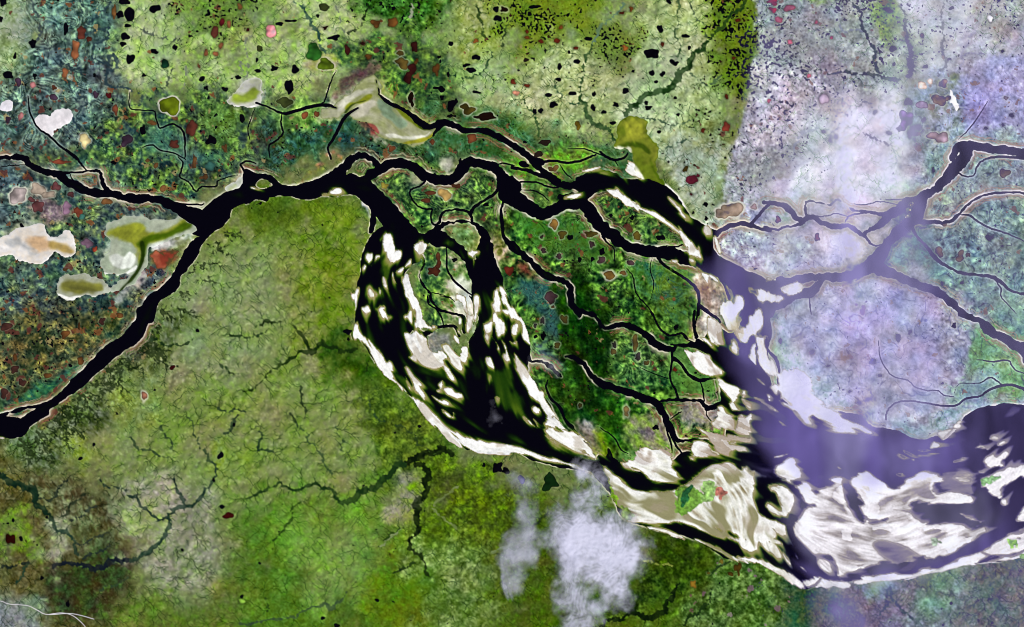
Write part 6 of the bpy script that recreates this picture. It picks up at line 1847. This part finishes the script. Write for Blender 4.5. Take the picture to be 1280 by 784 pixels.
# ---------------------------------------------------------------- pans and lagoons traced by hand
PANS = """
@ 0 196 .25
P white_pan EEEAE8 DCD2C6 F2EEEC m | broad cream and white salt pan with an orange heart in the west : -20,430 20,400 60,372 120,350 180,335 215,340 235,370 255,392 300,385 340,368 372,400 378,440 370,490 340,502 300,492 275,468 255,500 240,530 180,532 130,522 90,520 60,485 20,490 -20,485
O D0A87C 22 .85 : 120,420 180,400 240,410 250,440 200,470 150,450
O A88C44 14 .85 : 250,420 330,440 365,470 350,490 300,470 255,450
O 9CA0A4 14 .6 : 30,420 80,400 120,430 180,470 170,490 100,450 40,440
O B0B4AC 14 .6 : 250,400 320,385 350,410 300,425
P olive_lagoon C0C4B4 9CA08A B8BCAE m | oblong olive lagoon with a white shore beside the western creek : 280,640 290,610 330,592 360,600 400,590 450,598 500,620 545,640 580,648 530,690 480,702 400,702 345,715 300,700 290,680
O 74742A 14 .9 : 300,630 330,618 420,625 500,645 515,670 450,695 360,680 305,660
O F0F0EC 5 .9 : 285,690 345,718 400,702 480,703 530,690 500,695 400,694 350,705 305,690
P lagoon AEB6A0 96A48C B8C0B0 t | grey-green lagoon with an olive tongue opening into the wide river : 515,372 535,340 580,315 640,292 700,295 760,303 820,300 880,302 905,298 925,320 985,368 970,380 900,395 830,425 760,450 740,480 740,530 700,590 660,640 600,670 560,680 540,650 600,620 640,600 680,580 600,590 530,585 520,560 490,530 520,500 545,480 560,440 560,410 530,395
O 848A22 16 .9 : 540,380 620,345 700,340 740,370 800,375 860,345 920,312 940,350 880,385 800,410 740,430 720,470 700,520 680,500 670,440 600,410
O 3A5408 12 .95 : 690,440 720,405 770,390 830,378 880,352 925,325 955,350 900,385 830,400 760,415 735,440 728,500 720,530 700,540 705,490
O E8ECE4 8 .85 : 545,500 580,480 620,500 650,480 680,500 670,540 620,560 570,550
O F4F6F0 4 .9 : 520,575 560,588 620,585 680,545 670,570 620,592 560,598 525,588
O D8DCDC 10 .7 : 750,450 830,425 900,430 880,460 800,470
O 1A2C06 5 .95 : 700,430 722,430 722,520 690,580 640,640 600,680 590,676 640,620 690,560 704,500
@ 0 0 .25
P white_pan F0ECF0 E4DEE2 F4F0F2 m | ragged white salt pan crossed by a thin black creek in the north-west : 185,590 210,575 250,580 270,555 330,540 360,570 355,590 320,620 300,640 270,650 260,690 240,705 220,700 190,690 215,670 190,640 180,610
P white_pan ECE8EE DCD8E0 F0ECF0 m | small white pan at the western edge of the blue-grey marsh : 0,525 40,505 60,515 55,540 30,555 5,550
P mudflat C4C4BC A4A890 D8D8D0 m | white-edged mudflat with an olive pool, east of the olive lake : 1140,500 1170,470 1200,430 1220,395 1260,400 1300,410 1310,470 1310,520 1290,530 1240,545 1180,535 1145,520
O 7E9426 14 .9 : 1165,480 1220,455 1270,430 1300,460 1270,500 1210,525 1170,510
O F8F6F2 4 .9 : 1150,530 1220,548 1280,530 1300,515 1240,535 1180,525
@ 400 80 .15625
P sand_basin 949A66 A8A88C 76824A t | streaked olive and cream sand basin between two northern creeks : 20,420 10,370 60,350 110,340 180,270 260,200 330,130 400,90 450,85 475,150 480,230 540,280 620,310 700,350 760,420 820,480 880,500 960,490 1000,480 960,540 900,590 820,640 730,660 650,650 560,620 480,580 420,520 350,470 280,460 230,430 190,400 150,430 80,430
O 7E8614 10 .9 : 200,350 230,310 300,290 380,240 420,250 400,290 330,320 260,330 215,370
O 24380A 6 .95 : 190,390 240,330 290,305 370,290 360,300 290,322 250,350 215,395
O C8C6B8 16 .75 : 240,230 330,200 430,200 400,240 320,260 220,320 180,360 150,350
O C4BEB0 16 .7 : 250,360 330,320 430,280 450,330 400,370 330,420 270,440 230,410
O 6E8E72 22 .7 : 470,290 560,310 600,370 640,430 700,480 640,520 580,460 520,420 470,360
O 6E7E12 8 .9 : 560,310 640,360 700,400 760,460 830,500 900,510 870,530 800,520 720,470 640,400
O 2A4006 6 .9 : 740,430 790,490 850,515 920,505 860,530 800,515
O E4E4D8 9 .8 : 530,560 640,570 740,580 840,570 880,545 840,590 740,610 640,600 560,590
O 8A8A14 8 .85 : 540,600 640,625 720,610 800,600 880,570 950,510 930,560 860,610 740,640 650,645
O 903C38 8 .85 : 320,465 400,470 450,500 470,560 430,530 370,490
O 4E3A3A 14 .7 : 150,220 240,170 330,100 400,80 440,90 380,110 300,140 230,200 170,270
@ 640 0 .25
P lagoon 64761C 80862C 566A10 b | olive-green lagoon with a white sandy rim hanging above the broad channel : 577,593 600,588 640,598 665,620 678,680 718,730 722,800 726,870 765,930 812,972 780,960 735,945 700,935 670,900 640,880 612,845 600,810 600,770 560,745 512,738 516,712 537,690 530,640
O 2E4608 10 .8 : 540,735 600,710 650,720 690,760 680,770 640,740 590,735
O 94982E 18 .7 : 600,610 640,640 650,690 600,700 570,650
O 3A5408 12 .7 : 690,790 720,850 770,920 810,970 760,930 700,860
O E8E8D8 8 .9 : 505,742 560,738 600,742 605,800 630,840 650,880 620,860 600,830 585,790 560,760
O F4F2EA 9 .9 : 600,850 640,870 670,910 650,930 600,890
@ 960 0 .25
P white_strip FAF8FC FFFFFF F4F0F4 m | narrow bright white sand strip under the veil in the north-east : 868,372 895,392 912,440 930,480 965,545 940,550 922,520 908,480 900,430 885,405
@ 0 196 .25
P riverbank_bar C8CCC4 B4BAAA E8E8E0 t | long pale bank bar between creek and wide river above the forking point : 930,252 1000,250 1060,225 1100,180 1150,140 1215,105 1228,92 1205,145 1160,175 1090,215 1040,250 1000,278 950,280
O 8E9A60 10 .6 : 1060,225 1120,180 1180,140 1160,165 1100,205
P red_marsh 8A3A2A A85A40 4A4A28 n | brick-red marsh patch between the lagoon and the wide river : 750,492 800,475 885,468 895,480 850,530 820,555 780,560 770,520
"""
_src = dict(NO)
piece = None


def finish(pc_):
    if pc_ is None:
        return
    nm, lb, d, col_ = pc_
    cs_ = sorted(label(d > 0), key=lambda c: -len(c))
    d = d.copy()
    for c_ in cs_[1:]:
        d.ravel()[c_] = -.3
    col_ = np.clip(col_ * (1 + (n2 * .03 + n1 * .02 + STREAK * .02)[..., None]), 0, 1)
    jj, ii = np.nonzero(d > 0)
    sl = (max(0, jj.min() - 2), min(NY, jj.max() + 3), max(0, ii.min() - 2), min(NX, ii.max() + 3))
    z = HT + np.clip(d * .3, -.5, .3) + .03
    o = sheet(nm, d > 0, z, M_SAND, base(col_), box=tuple(int(v) for v in sl))
    cat = {'white_pan': 'salt pan', 'olive_lagoon': 'lagoon', 'lagoon': 'lagoon', 'mudflat': 'mudflat', 'sand_basin': 'sand basin',
           'white_strip': 'sand strip', 'riverbank_bar': 'sandbar', 'red_marsh': 'marsh'}[nm]
    tag(o, lb, cat, kind='thing')


for ln in PANS.strip().splitlines():
    if ln[0] == '@':
        ox, oy, s = [float(v) for v in ln[1:].split()]
        continue
    hd, body = ln.rsplit(':', 1)
    pts = [[ox + float(t.split(',')[0]) * s, oy + float(t.split(',')[1]) * s] for t in body.split()]
    if ln[0] == 'P':
        finish(piece)
        hh, lb = hd.split('|')
        _, nm, a0, a1, rimc, kd = hh.split()
        d = poly_sdf(pts, pad=20) + n2 * .6 + n1 * .3 + n4 * .9 + n8 * .9
        d = np.minimum(d, FV - .2)
        c0, c1, c2 = hx(a0), hx(a1), hx(rimc)
        t = np.clip(.5 + (NO[kd] * .35 + n8 * .25 + n4 * .12), 0, 1)[..., None]
        col_ = c0 + (c1 - c0) * t
        w_ = ss((2.2 - d) / 2.0)[..., None]
        col_ = col_ + (c2 - col_) * w_ * .8
        piece = [nm, lb.strip(), d, col_]
    else:
        _, cc, sf, am = hd.split()
        sf = float(sf) * s
        w_ = ss((poly_sdf(pts, pad=sf * 2 + 8) + n8 * sf * .35 + n4 * sf * .25 + STREAK * sf * .25 + sf * .7) / (1.6 * sf)) * float(am)
        piece[3] = piece[3] + (hx(cc) * (1 + (n4 * .04 + STREAK * .05)[..., None]) - piece[3]) * w_[..., None]
finish(piece)

# ---------------------------------------------------------------- roads of the far south-west corner
ROADS = [[(-40, 742), (0, 751), (12, 755), (35, 757), (48, 763), (60, 768), (90, 767), (118, 774)],
         [(60, 768), (78, 766), (92, 770), (104, 780), (112, 792), (116, 812)]]
qs = []; vs = []
for rd in ROADS:
    p = crom([(a_, b_) for a_, b_ in rd], False, 6)
    for k in range(len(p)):
        t_ = p[min(k + 1, len(p) - 1)] - p[max(k - 1, 0)]
        t_ = t_ / (np.hypot(*t_) + 1e-9); nn_ = np.array([-t_[1], t_[0]])
        for sg in (-1, 1):
            q = p[k] + nn_ * .42 * sg
            z = float(samp(HT, np.array([q[0]]), np.array([q[1]]))[0]) * SC + .035
            vs.append((WX(q[0]), WY(q[1]), z))
        if k:
            b_ = len(vs)
            qs.append((b_ - 4, b_ - 2, b_ - 1, b_ - 3))
o = add_mesh('road', np.array(vs), np.array(qs), M_ROAD)
tag(o, kind='structure')

# ---------------------------------------------------------------- the veil and the cirrus
st = 4
vj, vi = np.arange(0, NY, st), np.arange(0, NX, st)
sub = VA[np.ix_(vj, vi)]
use = sub > .004
cell = use[:-1, :-1] | use[1:, :-1] | use[:-1, 1:] | use[1:, 1:]
a_, b_ = np.nonzero(cell)
Wd = len(vi)
k = a_ * Wd + b_
q = np.stack([k, k + Wd, k + Wd + 1, k + 1], 1)
ids, inv = np.unique(q.ravel(), return_inverse=True)
gy_, gx_ = vj[ids // Wd] + Y0, vi[ids % Wd] + X0
hz = 1.2 + .12 * n20[np.ix_(vj, vi)].ravel()[ids]
o = add_mesh('haze', np.stack([WX(gx_), WY(gy_), hz], 1), inv.reshape(-1, 4), M_VEIL, tint=VALB[np.ix_(vj, vi)].reshape(-1, 3)[ids], cover=sub.ravel()[ids])
tag(o, 'violet veil of haze over the eastern gulf and tundra', 'haze', kind='stuff')

rip = nrm(samp(noise(1.1), GX * .9 + GY * .35, GY * 1.0 - GX * .2) + .7 * np.sin((GX * .8 + GY * .45 + wx * .8 + n8 * 2) * .95) * ss((n8 + .6)))
rip2 = nrm(np.sin((GX * .85 + GY * .55 + wx * 1.1 + n8 * 2.5) * .9) + .8 * n2)
cc_ = fbm(6, 4, .6)
CORE = np.exp(-(((GX - 728) / 22) ** 2 + ((GY - 675) / 32) ** 2)) + .5 * np.exp(-(((GX - 770) / 25) ** 2 + ((GY - 690) / 40) ** 2))
vst = nrm(samp(fbm(16, 4, .7), (GX - .18 * GY) * 2.6, GY * .35))
for ln in CLOUDS.strip().splitlines():
    hd, body = ln.split(' : ')
    _, al, restt = hd.split(' ', 2)
    nm, lb = restt.split('|')
    al = float(al)
    pts = [[float(v) for v in t.split(',')] for t in body.split()]
    sp_ = 17.0 if al > .45 else 13.0
    d = poly_sdf(pts, pad=60) + n8 * 4.0 + vst * 4.5 + cc_ * 2.0 - 2
    cov = ss((d + sp_ * .6) / (1.7 * sp_))
    cov = cov * np.clip(.38 + .10 * rip2 * (al > .45) + .16 * cc_ + .20 * vst + .10 * n8 + CORE * .68, 0, 1.12) * al
    cov = np.clip(cov, 0, .96)
    jj, ii = np.nonzero(cov > .02)
    sl = (max(0, jj.min() - 2), min(NY, jj.max() + 3), max(0, ii.min() - 2), min(NX, ii.max() + 3))
    z = 9.0 + rip * .12 + n4 * .25 + al
    o = sheet(nm, cov > .01, z.astype(np.float32), M_CLOUD, None, cov, box=tuple(int(v) for v in sl))
    tag(o, lb, 'cloud')

# ---------------------------------------------------------------- light, sky, camera
SUN_EL, SUN_AZ = math.radians(52), math.radians(140)
sun = bpy.data.lights.new('sun', 'SUN'); sun.energy = 4.6; sun.angle = math.radians(.5); sun.color = (1, .96, .90)
so = bpy.data.objects.new('sun', sun); scene.collection.objects.link(so)
so.rotation_euler = (math.pi / 2 - SUN_EL, 0, math.pi - SUN_AZ)
so.location = (0, 0, 60)
w = bpy.data.worlds.new('World'); scene.world = w; w.use_nodes = True
nt = w.node_tree
bg = nt.nodes['Background']; bg.inputs['Strength'].default_value = .12
sky = nt.nodes.new('ShaderNodeTexSky'); sky.sky_type = 'NISHITA'; sky.sun_disc = False
sky.sun_elevation = SUN_EL; sky.sun_rotation = SUN_AZ
nt.links.new(sky.outputs[0], bg.inputs['Color'])
cam = bpy.data.cameras.new('camera'); co = bpy.data.objects.new('camera', cam); scene.collection.objects.link(co)
co.location = (0, 0, 400); cam.sensor_width = 36; cam.lens = 36 * 400 / 128.0
cam.clip_start = 10; cam.clip_end = 3000
scene.camera = co
scene.view_settings.view_transform = 'Standard'; scene.view_settings.look = 'None'
scene.view_settings.exposure = 0; scene.view_settings.gamma = 1
scene.cycles.filter_width = 1.05
scene.cycles.max_bounces = 4; scene.cycles.transparent_max_bounces = 12
